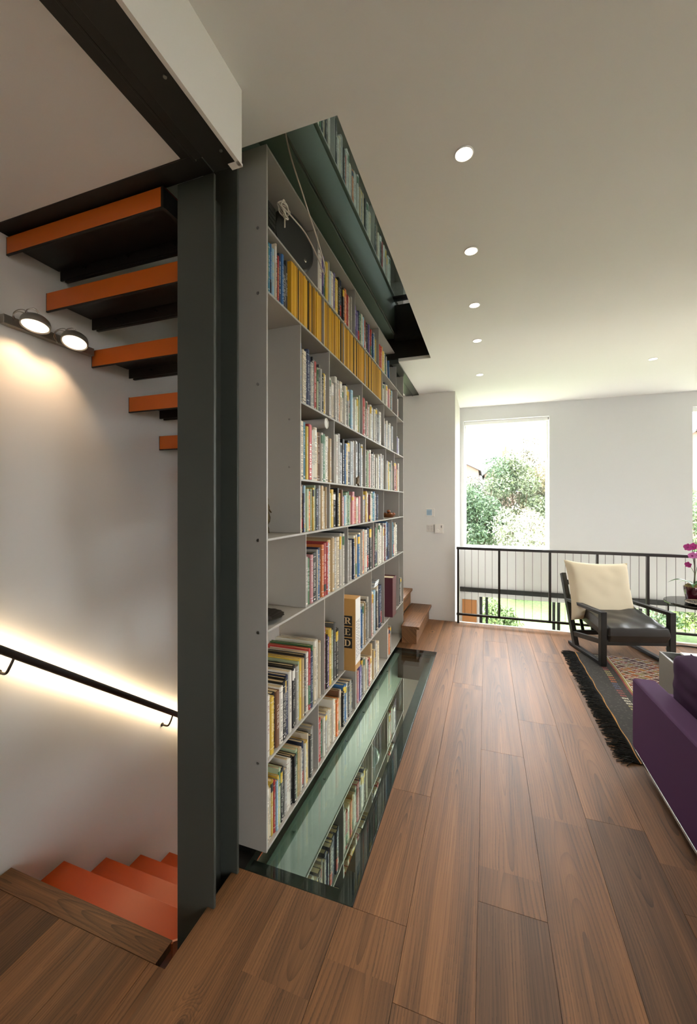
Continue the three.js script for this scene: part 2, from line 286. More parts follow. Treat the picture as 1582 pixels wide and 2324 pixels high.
// ---------------------------------------------------------------- books
const COL = { w: ['white', '#d6d1c4'], c: ['cream', '#d9cbb0'], t: ['tan', '#b59a70'], g: ['grey', '#9a968e'], d: ['dark grey', '#4a4a48'], k: ['black', '#1b1a1a'], n: ['navy', '#26304f'], b: ['blue', '#2f6499'], l: ['light blue', '#8fb2c6'], T: ['teal', '#2e7688'], r: ['red', '#a2332e'], m: ['maroon', '#6a2530'], o: ['orange', '#c9713a'], y: ['yellow', '#c6a63e'], G: ['green', '#3b6a45'], e: ['sage', '#a7b795'], p: ['pink', '#c98a8c'], v: ['violet', '#6c5a92'], s: ['silver', '#c2c8cc'], B: ['brown', '#6d4a32'] };
const CODES = Object.keys(COL), NV = 6, AW = 2048, AH = 1024, CW = 32, CHH = 512;
const cv = document.createElement('canvas'); cv.width = AW; cv.height = AH; const cx = cv.getContext('2d');
const cellXY = (n) => [(n % 64) * CW, Math.floor(n / 64) * CHH];
const shade = (hex, k) => { const c = new THREE.Color(hex); const f = (v) => Math.round(255 * Math.max(0, Math.min(1, v * k))); const s = c.getHex(); return `rgb(${f((s >> 16) / 255)},${f(((s >> 8) & 255) / 255)},${f((s & 255) / 255)})`; };
CODES.forEach((code, ci) => { for (let v = 0; v < NV; v++) {
  const [x, y] = cellXY(ci * NV + v), base = shade(COL[code][1], rr(0.9, 1.08)); cx.fillStyle = base; cx.fillRect(x, y, CW, CHH);
  const lum = new THREE.Color(COL[code][1]).getHSL({}).l, ink = lum > 0.45 ? pick(['#2a2622', '#7a2a22', '#2c3d5a', '#444']) : pick(['#e8e2d4', '#d8b860', '#cfd6d8', '#e8e2d4']);
  if (v % 3 === 1) { cx.fillStyle = pick(['#b5332e', '#26304f', '#e4e0d6', '#3b6a45', '#1b1a1a', '#dcb62e']); const h = rr(50, 170); cx.fillRect(x, y + (rnd() < 0.5 ? 24 : 440 - h), CW, h); }
  if (v % 3 === 2) { cx.fillStyle = ink; cx.fillRect(x, y + 40, CW, 4); cx.fillRect(x, y + 430, CW, 4); }
  cx.fillStyle = ink; let q = y + rr(60, 120); const end = y + rr(300, 420);
  while (q < end) { const L = rr(5, 12); if (rnd() < 0.85) { cx.fillRect(x + 9, q, 3, L); if (rnd() < 0.6) cx.fillRect(x + 19, q, 3, L); if (rnd() < 0.7) cx.fillRect(x + 9, q + L * 0.4, 13, 3); } q += L + 4; }
  if (rnd() < 0.6) { cx.fillRect(x + 10, y + 452, 12, 14); }
  cx.fillStyle = base; cx.fillRect(x, y + 484, CW, 28);
} });
const PAGE = CODES.length * NV;
{ const [x, y] = cellXY(PAGE); cx.fillStyle = '#c9b48c'; cx.fillRect(x, y, CW, CHH); for (let i = 0; i < CW; i++) { cx.fillStyle = i % 2 ? '#d3c09a' : '#b9a379'; cx.fillRect(x + i, y, 1, CHH); } }
const atlas = new THREE.CanvasTexture(cv); atlas.colorSpace = THREE.SRGBColorSpace;
const bookMat = std(0xffffff, 0.55, { map: atlas });
function rawGeo(P, N, U) { const g = new THREE.BufferGeometry(); g.setAttribute('position', new THREE.Float32BufferAttribute(P, 3)); g.setAttribute('normal', new THREE.Float32BufferAttribute(N, 3)); g.setAttribute('uv', new THREE.Float32BufferAttribute(U, 2)); return g; }
function quad(o, a, b, c, d, ua, ub, uc, ud) {
  const n = new THREE.Vector3().subVectors(new THREE.Vector3(...b), new THREE.Vector3(...a)).cross(new THREE.Vector3().subVectors(new THREE.Vector3(...c), new THREE.Vector3(...a))).normalize();
  for (const [p, u] of [[a, ua], [b, ub], [c, uc], [a, ua], [c, uc], [d, ud]]) { o.P.push(...p); o.N.push(n.x, n.y, n.z); o.U.push(...u); }
}
const coverCache = {}, uvOf = (cell, fx, fy) => { const [x, y] = cellXY(cell); return [(x + 2 + fx * (CW - 4)) / AW, 1 - (y + fy) / AH]; };
function coverGeo(cell) {                                                     // unit book cover: x -1..0 (spine at 0), y 0..1, z -.5..+.5
  if (coverCache[cell]) return coverCache[cell];
  const o = { P: [], N: [], U: [] }, out = [[-1, 0.5], [-0.025, 0.5], [0, 0.36], [0, -0.36], [-0.025, -0.5], [-1, -0.5]], inn = [[-1, 0.44], [-0.035, 0.44], [-0.035, 0.4], [-0.035, -0.4], [-0.035, -0.44], [-1, -0.44]];
  const pl = uvOf(cell, 0.5, 498);
  for (let i = 0; i < 5; i++) {
    const a = out[i], b = out[i + 1], spine = i >= 1 && i <= 3, u = (q, yy) => spine ? uvOf(cell, 0.5 - q[1], (1 - yy) * 482) : pl;
    quad(o, [a[0], 0, a[1]], [b[0], 0, b[1]], [b[0], 1, b[1]], [a[0], 1, a[1]], u(a, 0), u(b, 0), u(b, 1), u(a, 1));
    const c = inn[i], d = inn[i + 1];
    quad(o, [d[0], 0, d[1]], [c[0], 0, c[1]], [c[0], 1, c[1]], [d[0], 1, d[1]], pl, pl, pl, pl);
    quad(o, [a[0], 1, a[1]], [b[0], 1, b[1]], [d[0], 1, d[1]], [c[0], 1, c[1]], pl, pl, pl, pl);
    quad(o, [c[0], 0, c[1]], [d[0], 0, d[1]], [b[0], 0, b[1]], [a[0], 0, a[1]], pl, pl, pl, pl);
  }
  return coverCache[cell] = rawGeo(o.P, o.N, o.U);
}
const pageGeo = (() => { const g = box(-0.985, -0.036, 0.004, 0.988, -0.438, 0.438).toNonIndexed(), p = g.attributes.position, uv = g.attributes.uv; for (let i = 0; i < p.count; i++) uv.setXY(i, ...uvOf(PAGE, p.getZ(i) + 0.5, 256)); return g; })();
const allBooks = [];
// fills a stretch of shelf with spines given as colour letters; hgt: range of heights, front: how far behind the shelf edge
function fill(zN, zF, y, clear, codes, hgt, where, opt = {}) {
  const L = zN - zF - 0.012, n = codes.length; if (L < 0.02) return;
  const th = [...codes].map(() => rr(0.6, 1.5)), S = th.reduce((a, b) => a + b, 0); let k = L * (opt.full ?? 0.97) / S; const cap = opt.cap ?? 0.034; k = Math.min(k, cap);
  let z = zN - 0.006; const trend = opt.trend ?? 0;
  [...codes].forEach((c, i) => {
    const t = th[i] * k, h = Math.min(clear - 0.012, rr(hgt[0], hgt[1]) + trend * i / n), d = Math.min(0.262, h * rr(0.68, 0.82)), set = rr(0.006, 0.02) + (opt.set ?? 0);
    allBooks.push({ c, cell: CODES.indexOf(c) * NV + Math.floor(rnd() * NV), t: t - 0.0008, h, d, x: BF - set, y: y + 0.0006, z: z - t / 2, i, where });
    z -= t;
  });
  return z;
}
const more = (s, n) => { let o = s; while (o.length < n) o += s; return o.slice(0, n); };
const zs = (r, k) => { const ds = [609, ...divs[r], 914]; return [zOf(ds[k]) - (k ? 0.004 : 0), zOf(ds[k + 1]) + (k + 1 < ds.length - 1 ? 0.004 : 0)]; };
const cellFill = (r, k, codes, hgt, row, opt) => { const [a, b] = opt?.z ?? zs(r, k); return fill(a, b, Srow[r + 1], Srow[r] - ST - Srow[r + 1], codes, hgt, [row, r >= 2 && r <= 4 ? k + 1 : k], opt); };
const R = ['top', 'second', 'third', 'fourth', 'fifth', 'sixth', 'seventh', 'bottom'].map((s) => s + ' shelf');
cellFill(0, 1, 'cwvlGyglwvyknckorrcg', [0.21, 0.25], R[0]);
cellFill(0, 2, 'vvnnGwlrdkkvrrbkbgey', [0.19, 0.24], R[0]);
cellFill(0, 3, 'grryycwG', [0.19, 0.23], R[0], { full: 0.55, cap: 0.04 });
cellFill(1, 0, 'yTbblcckrnbkdk', [0.20, 0.245], R[1], { z: [zOf(609), zOf(664)] });
cellFill(1, 4, 'gwwgnwppgklp', [0.17, 0.22], R[1]); cellFill(1, 5, 'rwn', [0.17, 0.21], R[1]);
cellFill(2, 0, 'bkccnnngkgredggkyc', [0.25, 0.30], R[2], { z: [zt - 0.004, zOf(748) + 0.004], trend: -0.04 });
cellFill(2, 1, 'wgcgwgocwwgkgBlwwgewye', [0.21, 0.28], R[2]);
cellFill(2, 2, 'prBwgrwwsgwwgksw', [0.24, 0.29], R[2]); cellFill(2, 3, 'wnswgswwgs', [0.2, 0.27], R[2]); cellFill(2, 4, 'nvws', [0.16, 0.2], R[2], { full: 0.6 });
cellFill(3, 0, 'wcTyrwcctBwGewct', [0.265, 0.295], R[3], { z: [zt - 0.004, zOf(759) + 0.004], trend: -0.03 });
cellFill(3, 1, 'gwgkskbywksswgssknsw', [0.25, 0.32], R[3]); cellFill(3, 2, 'pGepwgwkwgwwnwsgc', [0.24, 0.30], R[3]);
cellFill(3, 3, 'wegwyegw', [0.22, 0.28], R[3]); cellFill(3, 4, 'grkrtw', [0.2, 0.3], R[3]);
cellFill(4, 0, 'cBnleeoeyekwngtcwt', [0.19, 0.235], R[4], { z: [zt - 0.004, zOf(749) + 0.004], trend: 0.01 });
cellFill(4, 1, 'eykkyBplleGeppprcp', [0.17, 0.235], R[4]); cellFill(4, 2, 'cgmymcmwwTbwdn', [0.2, 0.235], R[4]);
cellFill(5, 1, 'gGpkgbnBorrlttwgcgwwk', [0.23, 0.25], R[5], { trend: 0.1 });
cellFill(5, 2, 'wggdnwtcbcgowwnkk', [0.25, 0.27], R[5], { trend: 0.08 }); cellFill(5, 3, 'rkGgwwwwwwgmgbn', [0.29, 0.35], R[5]); cellFill(5, 4, 'TbTnwcwk', [0.27, 0.34], R[5]);
cellFill(6, 0, 'wykBwkknwwkkgeytkgwrnGcwwct', [0.23, 0.26], R[6], { trend: 0.07 });
cellFill(6, 2, 'bwgkmBkgobkbwktckwgw', [0.25, 0.30], R[6], { trend: 0.03, z: [zOf(800), zOf(843.5) + 0.004] });
cellFill(6, 1, 'gmkvyedk', [0.28, 0.36], R[6], { z: [zOf(737) - 0.004, zOf(773)] });
cellFill(6, 3, 'rwglwkcnn', [0.30, 0.36], R[6]); cellFill(6, 5, 'wkg', [0.25, 0.4], R[6]);
cellFill(7, 0, 'ccyrlyekkgwwkketcgnwyckdgg', [0.20, 0.25], R[7]);
cellFill(7, 1, 'krGwgcwcwccotBckbbwwdgk', [0.20, 0.25], R[7]); cellFill(7, 2, 'cgpvnkwwckrwttgBgwc', [0.20, 0.29], R[7]); cellFill(7, 3, 'wcogw', [0.2, 0.27], R[7], { full: 0.6 });
const LR = ['upper', 'second', 'lowest'];
for (let r = 0; r < 2; r++) { const sp = [[609, 780], [780, 845], [845, 880], [880, 914]], cs = ['ggnnnnnnnnkkgkdkwcgkt', 'kwrcotwwrckwgkc', r ? 'wkgcwrtg' : '', 'wcwrwcgwk'];
  sp.forEach(([a, b], k) => cs[k] && fill(zOf(a) - 0.006, zOf(b) + 0.006, Lo[r + 1], 0.36, more(cs[k], k ? cs[k].length : 30), [0.22, 0.27], ['low' + LR[r], k])); }
[[609, 760], [760, 850], [850, 900]].forEach(([a, b], k) => fill(zOf(a) - 0.006, zOf(b) + 0.006, Up[2], 0.36, more('tkBwcgkrwwcgogwwctkg', [24, 26, 16][k]), [0.22, 0.29], ['up', k]));
// the 300 that show largest stand alone, the rest are one mass of books
const proj = new THREE.Vector3(); camera.updateMatrixWorld();
for (const b of allBooks) { const d = Math.hypot(b.x, b.y - 1.45, b.z), face = Math.abs(b.x) / d, top = b.y < 1 ? 0.35 : 0; b.area = b.t * b.h * (face + top) / (d * d) * (b.where[0].startsWith('low') || b.where[0] === 'up' ? 0.35 : 1); }
const solos = new Set([...allBooks].sort((a, b) => b.area - a.area).slice(0, 300));
const ORD = ['first', 'second', 'third', 'fourth', 'fifth', 'sixth', 'seventh', 'eighth', 'ninth', 'tenth', 'eleventh', 'twelfth', 'thirteenth', 'fourteenth', 'fifteenth', 'sixteenth', 'seventeenth', 'eighteenth', 'nineteenth', 'twentieth', 'twenty-first', 'twenty-second', 'twenty-third', 'twenty-fourth', 'twenty-fifth', 'twenty-sixth', 'twenty-seventh', 'twenty-eighth', 'twenty-ninth', 'thirtieth'];
const rest = [];
for (const b of allBooks) {
  if (solos.has(b)) {
    const size = b.t < 0.014 ? 'slim' : b.t > 0.03 ? 'thick' : b.h > 0.28 ? 'tall' : 'standing', w = b.where[0];
    const place = w.startsWith('low') ? `${w === 'lowupper' ? 'upper' : 'lower'} shelf under the glass floor` : w === 'up' ? 'shelf above the ceiling slot' : w;
    const t = thing('book', `${size} ${COL[b.c][0]} book, ${ORD[b.i]} from left in ${ORD[b.where[1]]} bay of ${place}`, 'book', [b.x, b.y, b.z], 0, 'books in the bookcase');
    t.scale.set(b.d, b.h, b.t);
    part('cover', coverGeo(b.cell), bookMat, t); part('pages', pageGeo, bookMat, t);
  } else {
    const m = new THREE.Matrix4().makeScale(b.d, b.h, b.t).setPosition(b.x, b.y, b.z);
    rest.push(coverGeo(b.cell).clone().applyMatrix4(m), pageGeo.clone().applyMatrix4(m));
  }
}
{ const m = solo('remaining_books', 'close rows of small distant books filling the far end of the shelves', 'books', mergeGeometries(rest), bookMat); m.userData.kind = 'stuff'; }
// yellow magazines along the second shelf
{ const mats = ['#cf9c1c', '#bb8614', '#d8a828', '#a67a18', '#c59220'].map((c) => std(c, 0.5)), g = rbox(-0.175, 0, 0, 0.252, -0.0046, 0.0046, 0.0015, 1), pg = box(-0.174, -0.004, 0.0005, 0.2525, -0.0036, 0.0036), pm = std(0xcfc6ae, 0.8), gapShade = std('#3a2a12', 0.6);  // last material: dark cover colour stands in for shaded gaps between magazines
  const ds = [zOf(664.5), zOf(736) + 0.004, zOf(736) - 0.004, zOf(781) + 0.004, zOf(781) - 0.004, zOf(830) + 0.004, zOf(830) - 0.004, zOf(868) + 0.004];
  for (let s = 0; s < 4; s++) { let z = ds[2 * s] - 0.007;
    while (z - 0.006 > ds[2 * s + 1]) {
      const t = thing('yellow_magazine', 'slim yellow-spined magazine in the long row on the second shelf', 'magazine', [BF - 0.004 - rr(0, 0.006), Srow[2] + 0.0005, z], 0, 'yellow magazines on the second shelf');
      t.scale.y = rr(0.985, 1.005);
      part('cover', g, rnd() < 0.13 ? gapShade : pick(mats), t); part('pages', pg, pm, t); z -= rr(0.0098, 0.0118);
    } } }

// ---------------------------------------------------------------- things on the shelves
const plainPage = std(0xd6c7a6, 0.8);
{ // dictionary with a red lettered spine
  const c = document.createElement('canvas'); c.width = 64; c.height = 512; const k = c.getContext('2d'); k.fillStyle = '#c43a35'; k.fillRect(0, 0, 64, 512); k.fillStyle = '#f0e8dc'; k.font = 'bold 58px serif'; k.save(); k.translate(52, 500); k.rotate(-Math.PI / 2); k.fillText('LE ROBERT', 0, 0, 480); k.restore();
  const t = new THREE.CanvasTexture(c); t.colorSpace = THREE.SRGBColorSpace;
  const o = allBooks.find((b) => b.where[0] === R[3] && b.c === 'r');
  if (o) { const p = new THREE.PlaneGeometry(0.9, 0.97).rotateY(Math.PI / 2).translate(0.008, 0.5, 0); let host = null; scene.traverse((q) => { if (q.name.startsWith('book') && q.children.length === 2 && q.position.z === o.z && q.position.y === o.y) host = q; }); if (host) { part('spine_print', p, std(0xffffff, 0.5, { map: t }), host); host.userData.label = 'thick red dictionary lettered LE ROBERT on the fourth shelf'; } }
}
{ // box lettered RED that stands proud of the shelf
  const t = thing('boxed_volume', 'tan and white box lettered RED jutting from the seventh shelf', 'box', [BF + 0.07, Srow[7] + 0.001, zOf(781) - 0.063]);
  part('body', rbox(-0.26, 0, 0, 0.45, -0.053, 0.053, 0.003, 1), std(0xb78a4c, 0.6), t);
  const c = document.createElement('canvas'); c.width = 256; c.height = 512; const k = c.getContext('2d');
  k.fillStyle = '#b78a4c'; k.fillRect(0, 0, 256, 512); k.fillStyle = '#e0d9cc'; k.beginPath(); k.ellipse(40, 400, 130, 90, 0.5, 0, 7); k.fill(); k.beginPath(); k.ellipse(60, 30, 120, 60, 0, 0, 7); k.fill();
  k.fillStyle = '#141414'; for (let i = 0; i < 3; i++) k.fillRect(176, 120 + i * 80, 62, 72); k.fillStyle = '#d9b98a'; k.font = 'bold 64px serif'; k.textAlign = 'center'; ['R', 'E', 'D'].forEach((l, i) => k.fillText(l, 207, 178 + i * 80));
  const tx = new THREE.CanvasTexture(c); tx.colorSpace = THREE.SRGBColorSpace;
  part('side_print', new THREE.PlaneGeometry(0.254, 0.444).translate(-0.13, 0.225, 0.0536), std(0xffffff, 0.55, { map: tx }), t);
  const c2 = document.createElement('canvas'); c2.width = 96; c2.height = 512; const q = c2.getContext('2d'); q.fillStyle = '#e6e3dd'; q.fillRect(0, 0, 96, 512); q.fillStyle = '#33302c'; for (let l = 0; l < 5; l++) { let y = 160; while (y < 420) { const n = rr(6, 26); q.fillRect(14 + l * 15, y, 5, n); y += n + 7; } } q.fillStyle = '#b78a4c'; q.fillRect(0, 470, 96, 42);
  const tx2 = new THREE.CanvasTexture(c2); tx2.colorSpace = THREE.SRGBColorSpace;
  part('spine_print', new THREE.PlaneGeometry(0.1, 0.444).rotateY(Math.PI / 2).translate(0.0006, 0.225, 0), std(0xffffff, 0.5, { map: tx2 }), t);
}
{ const t = thing('ring_binder', 'large maroon binder standing proud of the seventh shelf', 'binder', [BF + 0.03, Srow[7] + 0.001, zOf(888)]);
  part('cover', [rbox(-0.27, 0, 0, 0.36, 0.07, 0.076, 0.002, 1), rbox(-0.27, 0, 0, 0.36, -0.076, -0.07, 0.002, 1), rbox(-0.005, 0.0, 0, 0.36, -0.07, 0.07, 0.002, 1)], std(0x56202c, 0.5), t); part('pages', box(-0.262, -0.006, 0.004, 0.35, -0.066, 0.066), plainPage, t); }
{ const z = zOf(857); const cols = [0xd8dadc, 0xb9bcc0, 0xe2dfd8, 0x9aa0a6];
  cols.forEach((c, i) => solo('disc_case', ['pale disc case at the bottom of the small pile on the navy folders', 'grey disc case second up in the small pile on the navy folders', 'off white disc case third up in the small pile on the navy folders', 'slate disc case topping the small pile on the navy folders'][i], 'disc case', rbox(BF - 0.15, BF - 0.012 + i * 0.003, Srow[7] + 0.365 + i * 0.0125, Srow[7] + 0.376 + i * 0.0125, z - 0.06, z + 0.065 - i * 0.004, 0.002, 1), phys(c, 0.15, { clearcoat: 1 }), 'disc cases on the seventh shelf')); }
{ // poster tube on the books of the fourth shelf
  const t = thing('poster_tube', 'white cardboard poster tube lying across books on the fourth shelf', 'tube', [BF - 0.005, Srow[4] + 0.299, zOf(744)]);
  part('tube', new THREE.CylinderGeometry(0.028, 0.028, 0.26, 20, 1, true).rotateZ(Math.PI / 2).translate(-0.135, 0.029, 0), std(0xbdb7b2, 0.6, { side: THREE.DoubleSide }), t);
  part('end_cap', [new THREE.TorusGeometry(0.027, 0.003, 8, 20).rotateY(Math.PI / 2).translate(-0.004, 0.029, 0), new THREE.CylinderGeometry(0.026, 0.026, 0.004, 20).rotateZ(Math.PI / 2).translate(-0.008, 0.029, 0)], std(0xe6e2da, 0.6), t); }
{ const t = thing('paper_star', 'small folded brown card star on the edge of the fourth shelf', 'ornament', [BF - 0.003, Srow[4] + 0.03, zOf(812)]);
  const s = new THREE.Shape(); for (let i = 0; i < 10; i++) { const a = i * Math.PI / 5, r = i % 2 ? 0.016 : 0.034; s[i ? 'lineTo' : 'moveTo'](Math.cos(a) * r, Math.sin(a) * r); } s.closePath();
  part('star', new THREE.ExtrudeGeometry(s, { depth: 0.006, bevelSize: 0.003, bevelThickness: 0.004, bevelSegments: 1 }).rotateY(Math.PI / 2).translate(0.001, 0.004, 0), std(0x6a563c, 0.7), t); }
{ // bowl of nuts
  const t = thing('wicker_bowl', 'small brown wicker bowl on the fifth shelf', 'bowl', [BF - 0.082, Srow[5] + 0.0005, -3.84]);
  part('bowl', new THREE.LatheGeometry([[0, 0.002], [0.05, 0.0], [0.075, 0.03], [0.078, 0.034], [0.071, 0.03], [0.048, 0.006], [0, 0.007]].map((p) => new THREE.Vector2(...p)), 24), std(0x7b4520, 0.7), t);
  const ng = new THREE.SphereGeometry(0.02, 10, 8).scale(1, 0.85, 1.15);
  const spots = [[0.03, 0.02, 0], [-0.02, 0.022, 0.03], [0, 0.024, -0.035], [0.045, 0.022, -0.012 - 0.03], [-0.035, 0.022, -0.02], [0.005, 0.05, -0.005], [0.03, 0.024, 0.04]];
  spots.forEach(([x, y, z], i) => { const n = solo('walnut', ['shiny brown nut', 'dark brown nut'][i % 2] + ' in the wicker bowl, ' + ['at its front', 'at its left rear', 'at its right', 'at its front right', 'at its back', 'topmost of all', 'at its front left'][i], 'nut', ng, std(i % 2 ? 0x8a4a1e : 0xb06a30, 0.35), 'nuts in the bowl'); n.position.set(BF - 0.082 + x, Srow[5] + 0.008 + y, -3.84 + z); }); }
// modem, round loudspeaker and cable on the top shelf
{ const t = thing('black_modem', 'black upright modem box on the top shelf by the end panel', 'modem', [BF - 0.06, Srow[1] + 0.0005, -1.52]);
  part('case', rbox(-0.15, 0.02, 0, 0.17, -0.035, 0.035, 0.008, 3), std(0x17150f, 0.35), t); for (let i = 0; i < 5; i++) part('vent', box(0.0201, 0.0215, 0.05 + i * 0.02, 0.056 + i * 0.02, -0.025, 0.025), M.black, t); }
{ const t = thing('round_speaker', 'black round dish speaker leaning on the top shelf', 'speaker', [BF - 0.06, Srow[1] + 0.148, -1.75]);
  const g = new THREE.Group(); g.name = 'head'; t.add(g); g.rotation.set(0, -0.34, 0.06); g.scale.setScalar(1.1); 
  part('shell', new THREE.LatheGeometry([[0, -0.03], [0.06, -0.028], [0.115, -0.012], [0.128, 0.0], [0.124, 0.01], [0.11, 0.012], [0, 0.012]].map((p) => new THREE.Vector2(...p)), 40).rotateZ(-Math.PI / 2).rotateY(0.0), std(0x14130f, 0.35), g);
  part('grille', new THREE.CylinderGeometry(0.11, 0.11, 0.004, 40).rotateZ(Math.PI / 2).translate(0.0135, 0, 0), std(0x2b2b28, 0.75), g);
  part('badge', new THREE.SphereGeometry(0.009, 12, 8).scale(0.4, 1, 1).translate(0.016, -0.06, -0.06), M.chrome, g);
  part('stand', rbox(-0.06, 0.0, -0.1475, -0.131, -0.05, 0.05, 0.004, 1), M.black, t); }
{ const t = thing('white_cable', 'coiled white cable hanging from the ceiling slot onto the top shelf', 'cable'); const cm = std(0xcfc3b4, 0.55);
  const y = Srow[1], pts = [];
  part('drop_cable', tube([[-0.79, 3.35, -1.46], [-0.80, 3.0, -1.50], [-0.79, 2.84, -1.66], [-0.79, 2.74, -1.82], [-0.80, 2.67, -1.93], [-0.815, 2.66, -1.95], [-0.82, 2.70, -1.90], [-0.84, 2.77, -1.78], [-0.86, 2.79, -1.70], [-0.88, 2.80, -1.62]], 0.0035, 80, 6), cm, t);
  for (let i = 0; i < 40; i++) { const a = i * 0.9; pts.push([-0.885 + 0.012 * Math.sin(i * 1.7), 2.80 + 0.028 * Math.sin(a) + 0.006 * Math.sin(i), -1.64 + 0.034 * Math.cos(a) + 0.008 * Math.sin(i * 2.3)]); }
  part('coil', tube(pts, 0.0034, 260, 5), cm, t);
  part('coil_tail', tube([[-0.885, 2.775, -1.63], [-0.87, 2.75, -1.62], [-0.86, 2.72, -1.60], [-0.86, 2.69, -1.60]], 0.0034, 20, 6), cm, t); }
{ const t = thing('leaning_booklet', 'white booklet leaning near the far end of the top shelf', 'booklet', [BF - 0.02, Srow[1] + 0.003, zOf(884)]); const b = part('cover', rbox(-0.16, 0, 0, 0.2, -0.006, 0.006, 0.001, 1), std(0xd8d4ca, 0.6), t); part('pages', box(-0.157, -0.003, 0.003, 0.2005, -0.005, 0.005), plainPage, t); t.rotation.x = 0.16; }
{ const t = thing('blue_leaning_book', 'blue book leaning beside the white booklet on the top shelf', 'book', [BF - 0.02, Srow[1] + 0.006, zOf(889)]); part('cover', coverGeo(CODES.indexOf('b') * NV), bookMat, t).scale.set(0.15, 0.19, 0.022); part('pages', pageGeo, bookMat, t).scale.set(0.15, 0.19, 0.022); t.rotation.x = 0.16; }
{ // statuette and dark plate in the tall bay
  const t = thing('bronze_statuette', 'small gilt bronze statuette in the tall first bay', 'statuette', [-1.0, Srow[5] + 0.0005, -1.675]); t.scale.setScalar(0.62);
  const m = std(0x5a4a2a, 0.4, { metalness: 0.6 });
  part('plinth', new THREE.CylinderGeometry(0.022, 0.026, 0.03, 16).translate(0, 0.015, 0), m, t);
  part('figure', new THREE.LatheGeometry([[0, 0.03], [0.024, 0.032], [0.012, 0.06], [0.03, 0.09], [0.033, 0.12], [0.02, 0.17], [0.028, 0.2], [0.016, 0.23], [0.02, 0.26], [0.012, 0.285], [0, 0.3]].map((p) => new THREE.Vector2(...p)), 14), m, t);
  part('arm', [tube([[0, 0.2, 0.02], [0.01, 0.19, 0.045], [0.02, 0.23, 0.05]], 0.006, 10, 6), tube([[0, 0.2, -0.02], [0.01, 0.17, -0.04], [0.025, 0.16, -0.03]], 0.006, 10, 6)], m, t); }
{ const t = thing('scalloped_dish', 'dark scalloped dish lying in the first bay of the sixth shelf', 'dish', [BF - 0.12, Srow[6] + 0.0005, -1.535]);
  const g = new THREE.CylinderGeometry(0.115, 0.06, 0.02, 72, 3, true), p = g.attributes.position; for (let i = 0; i < p.count; i++) { const a = Math.atan2(p.getZ(i), p.getX(i)), r = 1 + 0.025 * Math.cos(a * 18); p.setXYZ(i, p.getX(i) * r, p.getY(i) + 0.0105, p.getZ(i) * r); } g.computeVertexNormals();
  const dm = std(0x24221f, 0.5, { side: THREE.DoubleSide }); part('rim', g, dm, t); part('base', new THREE.CylinderGeometry(0.06, 0.06, 0.002, 40).translate(0, 0.0015, 0), dm, t); part('ring', new THREE.TorusGeometry(0.045, 0.0025, 6, 40).rotateX(Math.PI / 2).translate(0, 0.004, 0), M.black, t); }
{ const t = thing('glass_globe', 'clear glass globe on the bookcase shelf under the glass floor', 'globe', [BF - 0.09, Lo[1] + 0.0005, zOf(862)]);
  part('globe', new THREE.SphereGeometry(0.085, 32, 24).translate(0, 0.094, 0), phys(0xc8dcd4, 0.03, { transmission: 0.9, thickness: 0, ior: 1.5 }), t); part('collar', new THREE.CylinderGeometry(0.03, 0.036, 0.012, 24).translate(0, 0.006, 0), M.bronze, t); }

// ---------------------------------------------------------------- glass floor and ceiling glass, green beams
{ const t = thing('glass_floor_panel', 'long glass floor strip with black border along the bookcase', 'glass panel');
  part('pane', rbox(-0.905, -0.456, -0.022, 0.001, -3.911, -1.351, 0.002, 1), M.glassFloor, t);
  const fr = -0.024; part('border', [box(-0.905, -0.456, -0.05, fr, -1.42, -1.351), box(-0.905, -0.456, -0.05, fr, -3.911, -3.865), box(-0.50, -0.456, -0.05, fr, -3.865, -1.42)], M.black, t);
  part('border', box(-1.08, -0.9055, -0.05, -0.002, -1.42, -1.351), M.black, t);
  part('edge_frame', [box(-0.456, -0.4535, -0.05, 0.001, -3.911, -1.351), box(-0.905, -0.4535, -0.05, 0.001, -3.9135, -3.911)], M.steelDark, t);
  part('support_angle', rbox(-0.56, -0.4535, -0.12, -0.108, -3.90, -1.36, 0.002, 1), M.black, t); }
function greenBeam(label, y0, y1, lip) {
  const t = thing('green_beam', label, 'beam');
  part('web', rbox(BF - 0.02, BF, y0, y1, Z1, -1.36, 0.002, 1), M.green, t);
  part('flange', rbox(BF - 0.02, BF + 0.03, lip, lip + 0.012, Z1 + 0.3, -1.36, 0.002, 1), M.green, t);
  part('rounded_seam', [rod([BF + 0.006, lip - 0.012, -3.6], [BF + 0.006, lip - 0.012, -1.37], 0.006), rod([BF + 0.004, lip - 0.034, -3.6], [BF + 0.004, lip - 0.034, -1.37], 0.004)], M.green, t);
  for (let i = 0; i < 6; i++) part('bolt', new THREE.CylinderGeometry(0.009, 0.009, 0.008, 12).translate(BF + 0.015, lip + 0.016, -1.62 - i * 0.36), M.green, t);
  part('back_plate', [box(-1.12, -1.112, y0, -0.002, Z1, -1.43), box(-1.112, BF - 0.021, y0, -0.06, -1.45, -1.44)], M.black, t);
  return t;
}
greenBeam('green painted steel beam under the glass floor', -0.385, -0.055, -0.052);
{ const t = thing('green_beam', 'green painted steel beam in the ceiling slot above the bookcase', 'beam');
  part('web', rbox(BF - 0.02, BF, 3.047, 3.39, Z1, -1.30, 0.002, 1), M.green, t);
  part('bottom_flange', rbox(-1.11, BF - 0.11, 2.8985, 3.040, Z1, -1.30, 0.003, 1), M.green, t);
  part('ledge', rbox(BF - 0.11, BF + 0.01, 3.030, 3.0405, Z1, -1.30, 0.002, 1), M.green, t);
  part('track', [rod([BF + 0.016, 3.043, Z1 + 0.4], [BF + 0.016, 3.043, -1.31], 0.005), rod([BF + 0.01, 3.062, Z1 + 0.4], [BF + 0.01, 3.062, -1.31], 0.003)], M.steel, t); }
